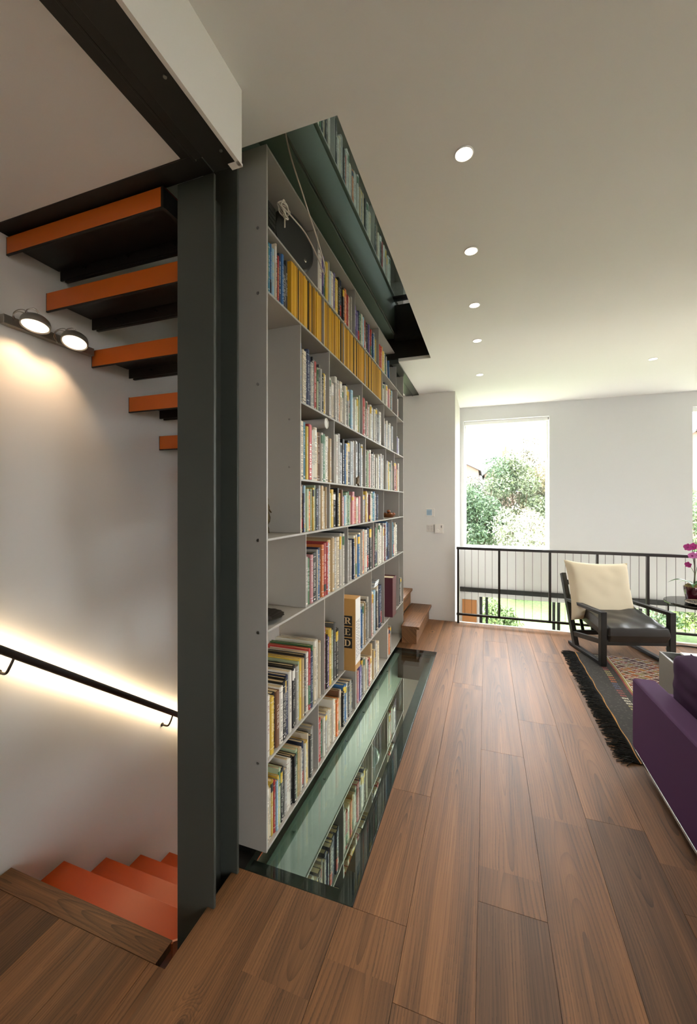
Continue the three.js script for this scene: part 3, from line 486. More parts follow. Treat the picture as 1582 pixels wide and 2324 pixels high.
{ const t = thing('ceiling_glass_panel', 'dark reflective glass strip above the ceiling slot', 'glass panel');
  part('pane', rbox(-0.905, -0.462, 3.405, 3.428, -3.765, -1.25, 0.002, 1), M.glassFloor, t);
  part('border', [box(-0.505, -0.462, 3.38, 3.403, -3.765, -1.25), box(-0.905, -0.505, 3.38, 3.403, -3.765, -3.70)], M.black, t); }

// ---------------------------------------------------------------- lamps
const bulbWarm = new THREE.Color().setRGB(1, 0.86, 0.68);
function downlight(x, z, label) {
  const t = thing('downlight', label, 'downlight', [x, CH, z], 0, 'recessed ceiling downlights');
  part('trim_ring', new THREE.TorusGeometry(0.034, 0.003, 8, 36).rotateX(Math.PI / 2).translate(0, -0.002, 0), M.whiteFrame, t);
  part('lens', new THREE.CylinderGeometry(0.032, 0.032, 0.003, 32).translate(0, -0.003, 0), new THREE.MeshStandardMaterial({ color: 0xffffff, emissive: bulbWarm, emissiveIntensity: 5 }), t);
  const s = new THREE.SpotLight(bulbWarm, 1.6, 0, 0.75, 0.6, 2); s.position.set(0, -0.012, 0); s.target.position.set(0, -3, 0); s.castShadow = true; t.add(s, s.target);
}
[[-0.0825, -1.603], [-0.078, -2.235], [-0.077, -2.857], [-0.073, -3.49], [-0.067, -4.43]].forEach(([x, z], i) => downlight(x, z, ['round downlight nearest the viewer in the row along the bookcase', 'second round downlight from the viewer in the row along the bookcase', 'middle round downlight of the row along the bookcase', 'fourth round downlight from the viewer in the row along the bookcase', 'farthest small round downlight of the row, near the wall pier'][i]));
downlight(1.482, -4.477, 'single round downlight above the armchair');
{ const t = thing('spot_rail', 'grey metal wall rail with two spot lamps beside the stairs', 'lamp rail', [-2.0, 2.245, -1.33]);
  part('rail', rbox(0.0005, 0.035, -0.02, 0.02, -0.22, 0.2, 0.003), M.alu, t);
  const beam = new THREE.Color().setRGB(1, 0.66, 0.38);
  [[0.12, 0.0, 0.125], [0.13, -0.012, -0.045]].forEach(([x, y, z], i) => {
    const head = new THREE.Group(); head.name = 'lamp_head'; head.position.set(x, y, z); head.rotation.set(i ? -0.3 : -0.2, 0, i ? 0.22 : 0.12); t.add(head);
    part('housing', new THREE.LatheGeometry([[0.024, 0.022], [0.04, 0.02], [0.052, 0.008], [0.0555, -0.004], [0.0555, -0.022], [0.051, -0.022], [0.05, -0.012], [0.046, -0.006], [0.02, 0.014]].map((p) => new THREE.Vector2(...p)), 40), M.alu, head);
    part('lens', new THREE.CylinderGeometry(0.049, 0.049, 0.002, 36).translate(0, -0.017, 0), new THREE.MeshStandardMaterial({ color: 0xfff0e0, emissive: bulbWarm, emissiveIntensity: 1.6 }), head);
    part('yoke', tube([[-0.03, 0.018, 0.03], [-0.035, 0.06, 0.02], [-0.02, 0.075, 0], [-0.02, 0.06, -0.02], [-0.02, 0.02, -0.03]], 0.0028, 24, 6), M.chrome, head);
    part('wire', [tube([[0, 0.02, 0], [-0.03, 0.045, 0.04], [-0.07, 0.03, 0.05], [-0.09, 0.01, 0.02]], 0.002, 20, 5), tube([[0, 0.02, 0.005], [-0.04, 0.03, 0.05], [-0.08, 0.015, 0.045], [-0.09, 0.0, 0.015]], 0.002, 20, 5)], M.chrome, head);
    const s = new THREE.SpotLight(beam, 0.28, 0, 0.82, 0.2, 2); s.position.set(0, -0.024, 0); s.target.position.set(-0.5, -1, -0.15); s.castShadow = true; s.shadow.radius = 2; head.add(s, s.target);
  }); }
{ const t = thing('handrail', 'thin dark handrail with glowing light strip on the stair wall', 'handrail');
  const a = [-1.93, 1.45 - 0.618 + 0.17, -1.0967 + 0.22], b = [-1.93, 1.45 - 1.404 - 0.774 * 1.2, -2.112 - 1.2];
  part('rail', rod(a, b, 0.017, 14), M.bronze, t);
  for (const z of [-1.15, -2.07, -3.0]) { const y = a[1] + (z - a[2]) * 0.774; part('bracket', [tube([[-1.93, y - 0.012, z], [-1.935, y - 0.05, z + 0.015], [-1.95, y - 0.075, z + 0.02], [-1.999, y - 0.078, z + 0.02]], 0.006, 20, 8), new THREE.CylinderGeometry(0.012, 0.012, 0.003, 14).rotateZ(Math.PI / 2).translate(-1.9975, y - 0.078, z + 0.02)], M.bronze, t); }
  const A = new THREE.Vector3(...a), B = new THREE.Vector3(...b), X = B.clone().sub(A), L = X.length(); X.normalize();
  const Zv = new THREE.Vector3(1, 0, 0), Yv = new THREE.Vector3().crossVectors(Zv, X).normalize(), m = new THREE.Matrix4().makeBasis(X, Yv, Zv), mid = A.clone().add(B).multiplyScalar(0.5);
  const warm = new THREE.Color().setRGB(1, 0.76, 0.46);
  const strip = part('light_strip', box(-L / 2, L / 2, -0.007, 0.007, -0.004, 0), new THREE.MeshStandardMaterial({ color: 0xffffff, emissive: warm, emissiveIntensity: 3 }), t);
  strip.quaternion.setFromRotationMatrix(m); strip.position.copy(mid).add(new THREE.Vector3(-0.016, 0, 0));
  const r = new THREE.RectAreaLight(warm, 60, L, 0.016); r.quaternion.setFromRotationMatrix(m); r.position.copy(mid).add(new THREE.Vector3(-0.0225, 0, 0)); t.add(r); }

// ---------------------------------------------------------------- railing and wall controls
{ const t = thing('balustrade', 'dark metal balustrade with thin vertical wires along the void', 'railing'); const z = -4.96, X = [-0.322, 0.1406, 0.673, 1.134, 1.595, 2.08, 2.56, 3.05, 3.54];
  part('top_rail', rbox(-0.34, 3.79, 0.885, 0.915, z - 0.025, z + 0.025, 0.003), M.bronze, t);
  part('bottom_rail', rbox(-0.34, 3.79, 0.095, 0.118, z - 0.015, z + 0.015, 0.002), M.bronze, t);
  X.forEach((x, i) => { part('post', rbox(x - 0.012, x + 0.012, i ? 0.118 : 0.001, 0.885, z - 0.02, z + 0.02, 0.002), M.bronze, t); });
  for (let i = 0; i + 1 < X.length; i++) for (let k = 1; k < 6; k++) { const x = X[i] + (X[i + 1] - X[i]) * k / 6; part('wire', new THREE.CylinderGeometry(0.002, 0.002, 0.767, 6).translate(x, 0.5015, z), M.bronze, t); } }
{ const t = thing('heating_display', 'white wall display with small pale blue screen on the pier', 'wall control', [-0.66, 1.324, -5.0]);
  part('case', rbox(-0.055, 0.055, -0.05, 0.05, 0.0005, 0.018, 0.004), std(0xe2ddd6, 0.5), t); part('screen', box(-0.042, 0.022, -0.035, 0.037, 0.018, 0.0186), std(0xa9bfd0, 0.2), t); part('bezel', [box(-0.036, 0.016, 0.012, 0.016, 0.0186, 0.019), box(-0.036, 0.01, -0.006, -0.002, 0.0186, 0.019), box(-0.036, 0.0, -0.02, -0.017, 0.0186, 0.019)], std(0x6d8494, 0.4), t); }
{ const t = thing('keypad', 'small white light keypad with six buttons on the pier', 'wall control', [-0.66, 1.13, -5.0]);
  part('plate', rbox(-0.045, 0.045, -0.045, 0.045, 0.0005, 0.008, 0.003), std(0xddd5cc, 0.55), t); for (let i = 0; i < 6; i++) part('button', rbox(-0.03 + (i % 2) * 0.034, -0.004 + (i % 2) * 0.034, -0.028 + Math.floor(i / 2) * 0.022, -0.014 + Math.floor(i / 2) * 0.022, 0.008, 0.0105, 0.001, 1), std(0xc9c0b6, 0.5), t); }
{ const t = thing('thermostat', 'white square thermostat with round dial on the pier', 'wall control', [-0.553, 1.125, -5.0]);
  part('case', rbox(-0.05, 0.05, -0.055, 0.055, 0.0005, 0.028, 0.005), std(0xe3dcd3, 0.5), t); part('dial', new THREE.CylinderGeometry(0.019, 0.02, 0.012, 24).rotateX(Math.PI / 2).translate(-0.014, -0.024, 0.033), std(0xe8e2da, 0.5), t); part('slot', box(0.026, 0.034, 0.012, 0.04, 0.028, 0.029), std(0x5a524b, 0.5), t); }

// ---------------------------------------------------------------- armchair
function pillow(w, h, t, pw, pinch, n = 24, ex = 0.45) {                              // lies in xy, thickness z
  const P = [], I = [];
  for (const s of [1, -1]) for (let j = 0; j <= n; j++) for (let i = 0; i <= n; i++) {
    const u = i / n * 2 - 1, v = j / n * 2 - 1, k = Math.pow(Math.max(0, (1 - Math.pow(Math.abs(u), pw)) * (1 - Math.pow(Math.abs(v), pw))), ex);
    P.push(w / 2 * u * (1 - pinch * (1 - v * v)), h / 2 * v * (1 - pinch * (1 - u * u)), s * t / 2 * k + noise.noise(u * 2.2 + s, v * 2.2, w * 9) * 0.012 * k);
  }
  const N = (n + 1) * (n + 1);
  for (let s = 0; s < 2; s++) for (let j = 0; j < n; j++) for (let i = 0; i < n; i++) { const a = s * N + j * (n + 1) + i, b = a + 1, c = a + n + 1, d = c + 1; s ? I.push(a, c, b, b, c, d) : I.push(a, b, c, b, d, c); }
  const g = new THREE.BufferGeometry(); g.setAttribute('position', new THREE.Float32BufferAttribute(P, 3)); g.setIndex(I); g.computeVertexNormals();
  const uv = []; for (let i = 0; i < P.length; i += 3) uv.push(P[i], P[i + 1]); g.setAttribute('uv', new THREE.Float32BufferAttribute(uv, 2)); return g;
}
{ const t = thing('lounge_chair', 'low black wooden armchair with slim frame facing the sofa', 'armchair', [1.256, 0.0075, -4.11], 0.287); t.scale.setScalar(0.975);
  const bm = std(0x121110, 0.5), W = 0.3, w = 0.05;
  for (const s of [-1, 1]) {
    const x = s * W;
    part('front_leg', bar([x, 0.012, -0.025], [x, 0.49, -0.025], 0.05, 0.05), bm, t);
    part('runner', bar([x, 0.016, 0.0], [x, 0.016, -0.6], 0.045, 0.03), bm, t);
    part('back_post', bar([x, 0.02, -0.485], [x, 0.71, -0.755], 0.045, 0.05), bm, t);
    part('armrest', bar([x, 0.475, 0.0], [x, 0.45, -0.65], 0.05, 0.03), bm, t);
    part('seat_rail', bar([x, 0.215, -0.03], [x, 0.13, -0.52], 0.03, 0.045), bm, t);
  }
  part('front_rail', bar([-W, 0.212, -0.025], [W, 0.212, -0.025], 0.03, 0.045), bm, t);
  part('rear_rail', bar([-W, 0.14, -0.535], [W, 0.14, -0.535], 0.03, 0.045), bm, t);
  part('back_rail', bar([-W, 0.62, -0.72], [W, 0.62, -0.72], 0.025, 0.05), bm, t);
  for (let i = 0; i < 5; i++) part('back_slat', bar([-0.2 + i * 0.1, 0.15, -0.54], [-0.2 + i * 0.1, 0.62, -0.72], 0.03, 0.015), bm, t);
  const sc = pillow(0.54, 0.57, 0.14, 34, 0.0, 40, 0.3); sc.rotateX(-Math.PI / 2 + 0.16).translate(0, 0.328, -0.265);
  part('seat_cushion', sc, phys(0x25211e, 0.32, { clearcoat: 0.25, clearcoatRoughness: 0.35 }), t); }
{ const t = solo('cream_pillow', 'large cream pillow propped against the black armchair back', 'pillow', pillow(0.63, 0.60, 0.17, 5, 0.085), std(0xd6c8ae, 0.85));
  t.rotation.order = 'YXZ'; t.rotation.set(-0.36, 0.287, -0.05); t.position.set(1.215 - 0.5 * 0.283, 0.562, -4.11 - 0.5 * 0.959); }

// ---------------------------------------------------------------- rug
{ const t = thing('kilim_rug', 'flat woven kilim rug with black fringed end and diamond field', 'rug');
  const c = document.createElement('canvas'); c.width = 1536; c.height = 1024; const k = c.getContext('2d'), RX0 = 0.80, RL = 2.4, RW = 1.74;
  k.fillStyle = '#2b2722'; k.fillRect(0, 0, 1536, 1024); const pxm = 1536 / RL, pym = 1024 / RW, bx = 0.235 * pxm;
  const mot = ['#b0a996', '#45455f', '#7a3a38', '#8f8458', '#9a5530', '#45455f', '#7a3a38', '#b0a996', '#8f8458'];
  for (let i = 0; i < 42; i++) { const y = 14 + i * 24.5; k.fillStyle = mot[Math.floor(i / 3) % mot.length]; k.fillRect(96, y, 26, 14); k.fillStyle = '#2b2722'; k.fillRect(102, y + 5, 6, 4); k.fillRect(112, y - 1, 4, 5); k.fillRect(112, y + 10, 4, 5); }
  k.fillStyle = '#c98b3a'; k.fillRect(2, 0, 3, 1024);
  k.fillStyle = '#7a2f2c'; k.fillRect(bx, 0, 8, 1024); k.fillStyle = '#8d7a44'; k.fillRect(bx + 8, 0, 10, 1024); k.fillStyle = '#d8cfc0'; k.fillRect(bx + 18, 0, 4, 1024);
  const x0 = bx + 24; k.fillStyle = '#cdbfae'; k.fillRect(x0, 0, 1536 - x0, 1024);
  const dc = ['#95492b', '#a45a30', '#6b3230', '#a86a3c', '#7d6544', '#54343c', '#85382c', '#8d7c54']; const dw = 62, dh = 42;
  for (let i = -1; i < 24; i++) for (let j = -1; j < 50; j++) { const X = x0 + i * dw + (j % 2 ? dw / 2 : 0) + dw / 2, Y = j * dh / 2 + dh / 2; if (X - dw / 2 < x0 - 46) continue;
    for (const [f, col] of [[0.84, '#3a2a2a'], [0.74, pick(dc)], [0.34, pick(['#c3b5a2', '#a8743a', '#4a3430', '#978a62'])]]) { k.fillStyle = col; k.beginPath(); k.moveTo(Math.max(x0, X - dw / 2 * f), Y); k.lineTo(Math.max(x0, X), Y - dh / 2 * f); k.lineTo(X + dw / 2 * f, Y); k.lineTo(Math.max(x0, X), Y + dh / 2 * f); k.closePath(); k.fill(); } }
  for (let i = 0; i < 9000; i++) { k.fillStyle = rnd() < 0.5 ? 'rgba(230,220,205,0.25)' : 'rgba(20,14,10,0.25)'; k.fillRect(rnd() * 1536, rnd() * 1024, 7, 2); }
  const tx = new THREE.CanvasTexture(c); tx.colorSpace = THREE.SRGBColorSpace;
  const g = new THREE.BoxGeometry(RL, 0.005, RW, 60, 1, 60), p = g.attributes.position, uv = g.attributes.uv;
  for (let i = 0; i < p.count; i++) { const x = p.getX(i), z = p.getZ(i); uv.setXY(i, x / RL + 0.5, 0.5 - z / RW); p.setX(i, x + (x < -RL / 2 + 0.3 ? 0.01 * noise.noise(0.3, z * 2.6, 1.7) : 0)); p.setY(i, p.getY(i) + (p.getY(i) > 0 ? 0.0015 * noise.noise(x * 6, z * 9, 3) : 0)); }
  g.computeVertexNormals(); g.translate(RX0 + RL / 2, 0.0032, -4.345 + RW / 2);
  part('weave', g, std(0xffffff, 0.95, { map: tx }), t);
  // fringe: loose black yarn
  const gs = []; for (let i = 0; i < 620; i++) { const z = -4.34 + RW * (i + rnd()) / 620, L = rr(0.07, 0.125), dz = rr(-0.02, 0.03), x = RX0 + 0.003; gs.push(tube([[x, 0.006, z], [x - L * 0.35, rr(0.008, 0.016), z + dz * 0.3], [x - L * 0.7, rr(0.004, 0.011), z + dz], [x - L, 0.003, z + dz * 1.6 + rr(-0.008, 0.008)]], 0.0022, 5, 4)); }
  const f = part('fringe', gs, std(0x17181a, 0.9), t); f.userData.kind = 'stuff';
  part('edge_cord', tube(Array.from({ length: 30 }, (_, i) => [RX0 + 0.008 + 0.004 * Math.sin(i * 1.3), 0.008, -4.34 + RW * i / 29]), 0.0028, 90, 5), std(0xb9803a, 0.8), t); }

// ---------------------------------------------------------------- sofa
const velvet = phys(0x4a2a4e, 0.85, { specularIntensity: 0.3, sheen: 0.7, sheenRoughness: 0.35, sheenColor: new THREE.Color(0x875a94) }), velvetDark = phys(0x30102f, 0.9, { specularIntensity: 0.2, sheen: 0.2, sheenRoughness: 0.4, sheenColor: new THREE.Color(0x5a2f5e) });
{ const t = thing('velvet_sofa', 'low purple velvet sofa at the right edge with its back to the bookcase', 'sofa');
  const g = new RoundedBoxGeometry(0.112, 0.385, 2.1, 4, 0.016), p = g.attributes.position; for (let i = 0; i < p.count; i++) if (p.getY(i) > 0) p.setY(i, p.getY(i) + 0.052 * (p.getZ(i) + 1.05) );
  g.computeVertexNormals(); g.translate(0.825, 0.2805, -1.57); part('low_back', g, velvet, t);
  part('piping', [tube([[0.772, 0.461, -2.615], [0.772, 0.535, -1.2], [0.772, 0.57, -0.53]], 0.0035, 20, 6)], velvet, t);
  part('seat_base', rbox(0.883, 1.70, 0.10, 0.28, -2.62, -0.54, 0.02, 3), velvet, t);
  part('seat_cushion', rbox(0.884, 1.71, 0.281, 0.42, -2.615, -1.6, 0.035, 4), velvet, t);
  part('seat_cushion', rbox(0.884, 1.71, 0.281, 0.42, -1.59, -0.545, 0.035, 4), velvet, t);
  part('plinth_frame', rbox(0.775, 1.69, 0.07, 0.0865, -2.59, -0.56, 0.003), M.chrome, t);
  for (const [x, z] of [[0.86, -2.0], [1.6, -2.5], [0.86, -0.65], [1.6, -0.65]]) part('leg', rbox(x - 0.015, x + 0.015, 0.001, 0.07, z - 0.03, z + 0.03, 0.003), M.chrome, t);
  }
{ const m = solo('back_cushion', 'plump dark plum velvet cushion standing on the sofa', 'cushion', pillow(0.9, 0.25, 0.21, 9, 0.01, 30, 0.3), velvetDark); m.rotation.set(0, Math.PI / 2, 0); m.position.set(0.992, 0.547, -2.06); }

// ---------------------------------------------------------------- tables, orchid
{ const t = thing('box_table', 'grey metal box table with sunken tray top behind the sofa', 'table', [1.10, 0.007, -2.92]); const m = std(0x7d7a74, 0.45, { metalness: 0.5 });
  part('side_panel', rbox(0, 0.012, 0, 0.44, -0.3, 0.3, 0.002), m, t); part('side_panel', rbox(0.588, 0.6, 0, 0.44, -0.3, 0.3, 0.002), m, t);
  part('end_panel', rbox(0.012, 0.588, 0, 0.44, -0.3, -0.288, 0.002), m, t); part('end_panel', rbox(0.012, 0.588, 0, 0.44, 0.288, 0.3, 0.002), m, t); part('tray', box(0.012, 0.588, 0.40, 0.408, -0.288, 0.288), std(0x3a3a3a, 0.3, { metalness: 0.4 }), t); }
{ const t = thing('picture_magazine', 'white magazine with a grey photo lying on the box table', 'magazine', [1.42, 0.4475, -2.97], 0.05);
  part('cover', rbox(-0.2, 0.2, 0, 0.012, -0.24, 0.2, 0.002), std(0xdad8d2, 0.4), t); const c = document.createElement('canvas'); c.width = 128; c.height = 128; const k = c.getContext('2d'); k.fillStyle = '#d8d6d0'; k.fillRect(0, 0, 128, 128); for (let i = 0; i < 60; i++) { k.fillStyle = pick(['#8a8d8f', '#b9bcc0', '#5d6165', '#e6e6e6']); k.fillRect(18 + rnd() * 84, 16 + rnd() * 84, rr(4, 22), rr(2, 8)); }
  const tx = new THREE.CanvasTexture(c); tx.colorSpace = THREE.SRGBColorSpace; part('cover_picture', new THREE.PlaneGeometry(0.36, 0.4).rotateX(-Math.PI / 2).translate(0, 0.0126, -0.02), std(0xffffff, 0.3, { map: tx }), t); }
const TX = 1.89, TZ = -4.66;
{ const t = thing('round_side_table', 'round black marble side table on thin legs by the balustrade', 'table', [TX, 0, TZ]);
  const c = document.createElement('canvas'); c.width = c.height = 256; const k = c.getContext('2d'); k.fillStyle = '#171615'; k.fillRect(0, 0, 256, 256); k.strokeStyle = '#8a857c'; for (let i = 0; i < 26; i++) { k.lineWidth = rr(0.4, 1.6); k.beginPath(); let x = rnd() * 256, y = rnd() * 256; k.moveTo(x, y); for (let j = 0; j < 6; j++) { x += rr(-30, 40); y += rr(-30, 30); k.lineTo(x, y); } k.stroke(); }
  const tx = new THREE.CanvasTexture(c); tx.colorSpace = THREE.SRGBColorSpace;
  part('top', new THREE.LatheGeometry([[0, 0.48], [0.235, 0.48], [0.25, 0.485], [0.25, 0.496], [0.246, 0.5], [0, 0.5]].map((p) => new THREE.Vector2(...p)), 64), std(0xffffff, 0.12, { map: tx }), t);
  for (let i = 0; i < 3; i++) { const a = 1.75 + i * 2.094; part('leg', new THREE.CylinderGeometry(0.007, 0.007, 0.47, 10).translate(Math.cos(a) * 0.225, 0.245, Math.sin(a) * 0.225), M.bronze, t); }
  part('floor_ring', new THREE.TorusGeometry(0.225, 0.006, 8, 64).rotateX(Math.PI / 2).translate(0, 0.0065, 0), M.bronze, t); part('upper_ring', new THREE.TorusGeometry(0.225, 0.005, 8, 64).rotateX(Math.PI / 2).translate(0, 0.474, 0), M.bronze, t); }
{ const t = thing('silver_dish', 'ornate silver dish on the round black table', 'dish', [TX - 0.03, 0.5005, TZ + 0.13]);
  const g = new THREE.LatheGeometry([[0, 0.002], [0.06, 0.001], [0.095, 0.018], [0.11, 0.022], [0.11, 0.026], [0.092, 0.022], [0.06, 0.006], [0, 0.007]].map((p) => new THREE.Vector2(...p)), 60), p = g.attributes.position; for (let i = 0; i < p.count; i++) { const r = Math.hypot(p.getX(i), p.getZ(i)); if (r > 0.085) p.setY(i, p.getY(i) + 0.003 * Math.sin(Math.atan2(p.getZ(i), p.getX(i)) * 22)); } g.computeVertexNormals();
  part('bowl', g, M.chrome, t); part('relief', new THREE.TorusGeometry(0.1, 0.004, 6, 60).rotateX(Math.PI / 2).translate(0, 0.027, 0), std(0x8d7f6c, 0.35, { metalness: 0.8 }), t); }
{ const t = thing('potted_orchid', 'purple moth orchid in a glossy burgundy pot', 'orchid', [TX + 0.01, 0.5005, TZ - 0.085]);
  part('pot', new THREE.LatheGeometry([[0, 0], [0.052, 0], [0.06, 0.01], [0.078, 0.1], [0.08, 0.132], [0.074, 0.132], [0.07, 0.1], [0, 0.09]].map((p) => new THREE.Vector2(...p)), 40), phys(0x3d0a18, 0.12, { clearcoat: 1 }), t);
  const mg = []; for (let i = 0; i < 90; i++) { const a = rnd() * 6.28, r = Math.sqrt(rnd()) * 0.07; mg.push(tube([[Math.cos(a) * r, 0.125, Math.sin(a) * r], [Math.cos(a + 0.4) * r * 0.9, 0.142 + rnd() * 0.012, Math.sin(a + 0.4) * r * 0.9], [Math.cos(a + 0.9) * r, 0.128, Math.sin(a + 0.9) * r]], 0.003, 6, 4)); }
  mg.push(new THREE.CylinderGeometry(0.072, 0.07, 0.03, 24).translate(0, 0.117, 0)); const ms = part('moss', mg, std(0x9a8a58, 0.95), t); ms.userData.kind = 'stuff';
  const leafG = (L, w) => { const g = new THREE.PlaneGeometry(L, w, 14, 4), p = g.attributes.position; for (let i = 0; i < p.count; i++) { const u = Math.min(1, Math.max(0, p.getX(i) / L + 0.5)), k = Math.sin(Math.PI * Math.pow(u, 0.7)) * 0.95 + 0.05, v = p.getY(i) / w * 2; p.setXYZ(i, u * L, 0.09 * Math.sin(u * 2.4) * (L / 0.2) * 0.6 - 0.03 * u * u + Math.abs(v) * 0.008 * k, v * w / 2 * k); } g.computeVertexNormals(); return g; };
  const lm = std(0x2f5a2a, 0.4, { side: THREE.DoubleSide });
  for (const [a, L, w] of [[3.0, 0.2, 0.06], [2.3, 0.13, 0.065], [0.3, 0.18, 0.06], [-0.9, 0.15, 0.055], [4.3, 0.12, 0.06]]) part('leaf', leafG(L, w).rotateY(a).translate(0, 0.145, 0), lm, t);
  const sm = std(0x4b3a2c, 0.6), gm = std(0x4f5a34, 0.6);
  part('stake', new THREE.CylinderGeometry(0.003, 0.003, 0.36, 8).translate(0.005, 0.31, 0.005), sm, t);
  part('stem', tube([[0, 0.14, 0], [0.008, 0.3, 0.004], [-0.005, 0.42, 0], [-0.015, 0.49, 0.01], [-0.045, 0.525, 0.02]], 0.003, 40, 6), gm, t);
  part('stem', tube([[0.01, 0.14, 0], [0.02, 0.26, -0.01], [0.04, 0.36, 0.0], [0.055, 0.40, 0.01]], 0.0026, 30, 6), gm, t);
  const pet = (L, w) => { const g = new THREE.PlaneGeometry(w, L, 6, 6), p = g.attributes.position; for (let i = 0; i < p.count; i++) { const v = p.getY(i) / L + 0.5, k = Math.sqrt(Math.max(0, Math.sin(Math.PI * Math.min(0.985, v * 0.92 + 0.06)))), x = p.getX(i) * k; p.setXYZ(i, x, v * L, 0.25 * x * x / w + 0.2 * v * v * L - 0.1 * L * v); } g.computeVertexNormals(); return g; };
  const pm = [std(0xb0307f, 0.6, { side: THREE.DoubleSide }), std(0xc96fb0, 0.6, { side: THREE.DoubleSide }), std(0x8f1c68, 0.6, { side: THREE.DoubleSide })];
  const fl = (x, y, z, ry, rx, s, mi) => { const f = new THREE.Group(); f.name = 'flower'; f.position.set(x, y, z); f.rotation.set(rx, ry, 0); f.scale.setScalar(s); t.add(f);
    for (let i = 0; i < 5; i++) part('petal', pet(0.036, i % 2 ? 0.044 : 0.028).rotateZ(i * 1.2566).translate(0, 0, i % 2 ? 0.002 : 0), pm[mi], f); part('lip', new THREE.SphereGeometry(0.008, 10, 8).scale(1, 0.8, 1.4).translate(0, -0.004, 0.008), pm[2], f); };
  fl(-0.055, 0.515, 0.025, -0.3, 0.1, 1.0, 0); fl(-0.015, 0.525, 0.02, 0.2, 0.2, 1.05, 0); fl(0.035, 0.505, 0.02, 0.5, 0.0, 1, 0); fl(-0.02, 0.44, 0.025, 0, 0.5, 1.1, 1); fl(0.025, 0.44, 0.0, 0.6, 0.1, 1, 1); fl(-0.05, 0.345, 0.02, -0.6, 0.1, 0.8, 0); fl(0.05, 0.385, 0.015, 0.3, 0.1, 1, 0); fl(0.06, 0.34, 0.02, 0.5, 0.3, 0.9, 0);
  part('stem', tube([[0.0, 0.27, 0.004], [-0.02, 0.31, 0.012], [-0.05, 0.34, 0.02]], 0.002, 14, 6), gm, t); }

// ---------------------------------------------------------------- garden
const GY = -2.85;
struct('ground', 'earth around the garden', box(-60, 80, GY - 0.4, GY - 0.2, -90, 30), std(0x6b6a50, 0.95));
{ const tx = dataTex(256, 256, (x, y) => { const n = 1 + 0.35 * noise.noise(x / 6, y / 6, 4) + 0.25 * noise.noise(x / 2.2, y / 2.2, 8); return [74 * n, 96 * n, 44 * n]; }); tx.repeat.set(8, 8);
  const l = solo('lawn', 'mown green lawn of the garden', 'lawn', box(-14, 24, GY - 0.2, GY, -40, -8.6), std(0xffffff, 0.95, { map: tx })); l.userData.kind = 'stuff'; }
struct('floor_patio', 'pale stone patio outside the garden doors', box(-14, 24, GY - 0.2, GY + 0.04, -8.6, -6.14), std(0xcfc8ba, 0.8));
const leafGeo = (() => { const g = new THREE.BufferGeometry(); g.setAttribute('position', new THREE.Float32BufferAttribute([0, -0.5, 0, 0.22, 0, 0.06, 0, 0.5, 0, 0, -0.5, 0, 0, 0.5, 0, -0.22, 0, 0.06], 3)); g.setAttribute('uv', new THREE.Float32BufferAttribute([0, 0, 1, 0, 1, 1, 0, 0, 1, 1, 0, 1], 2)); g.computeVertexNormals(); return g; })();
const leafMat = std(0xffffff, 0.7, { side: THREE.DoubleSide }), barkMat = std(0x4a3d30, 0.9);
function tree(name, label, x, z, h, rad, n, tint, leaf = 0.16, wispy = 0.3, group = 'trees and shrubs in the garden') {
  const t = thing(name, label, name.includes('shrub') || name.includes('grass') ? 'shrub' : 'tree', [x, GY + 0.03, z], 0, group);
  const tr = [rod([0, 0, 0], [0.1, h * 0.5, 0], 0.05 + h * 0.012, 8)]; const lobes = [];
  const nl = Math.max(6, Math.round(rad * 10));
  for (let i = 0; i < nl; i++) { const a = rnd() * 6.28, yy = rr(0.28, 0.92) * h, rm = rad * Math.sqrt(Math.max(0.06, 1 - Math.pow((yy / h - 0.5) / 0.5, 2))) * rr(0.2, 0.85); const c = [Math.cos(a) * rm, yy, Math.sin(a) * rm]; lobes.push([...c, rad * rr(0.28, 0.5)]); tr.push(rod([0.05, h * rr(0.1, 0.4), 0], c, 0.018, 5)); }
  part('trunk', tr, barkMat, t);
  const im = new THREE.InstancedMesh(leafGeo, leafMat, n), o = new THREE.Object3D(), col = new THREE.Color();
  for (let i = 0; i < n; i++) { const L = pick(lobes), a = rnd() * 6.28, b = Math.acos(rr(-1, 1)), r = L[3] * Math.pow(rnd(), wispy);
    o.position.set(L[0] + r * Math.sin(b) * Math.cos(a), Math.max(0.1, L[1] + r * Math.cos(b) * 0.9), L[2] + r * Math.sin(b) * Math.sin(a)); o.rotation.set(rr(0, 6), rr(0, 6), rr(0, 6)); o.scale.setScalar(leaf * rr(0.6, 1.4)); o.updateMatrix(); im.setMatrixAt(i, o.matrix);
    const v = rr(0.7, 1.3); im.setColorAt(i, col.setRGB(tint[0] * v * 1.05, tint[1] * v * 0.93, tint[2] * v * rr(1, 1.5))); }
  im.name = 'foliage'; im.userData.kind = 'stuff'; im.castShadow = im.receiveShadow = true; t.add(im); return t;
}
tree('broadleaf_tree', 'dense green tree at the left of the rear window view', -0.4, -23, 6.9, 1.9, 14000, [0.07, 0.13, 0.05]);
tree('broadleaf_tree', 'mid green rounded tree in the centre of the rear window view', 1.6, -24, 7.0, 1.9, 14000, [0.12, 0.17, 0.07]);
tree('broadleaf_tree', 'tall wispy pale tree rising above the others in the rear window', 2.3, -29, 9.2, 1.9, 2600, [0.22, 0.24, 0.13], 0.2, 0.6);
tree('broadleaf_tree', 'pale feathery tree at the right of the rear window view', 3.9, -24, 7.0, 1.9, 13000, [0.24, 0.24, 0.1]);
tree('broadleaf_tree', 'low silvery tree at the bottom of the rear window view', 1.2, -19, 3.9, 1.8, 9000, [0.22, 0.27, 0.14], 0.13);
tree('broadleaf_tree', 'low pale tree beside the silvery one in the rear window', 2.6, -20, 4.1, 1.5, 7000, [0.25, 0.26, 0.13], 0.13);
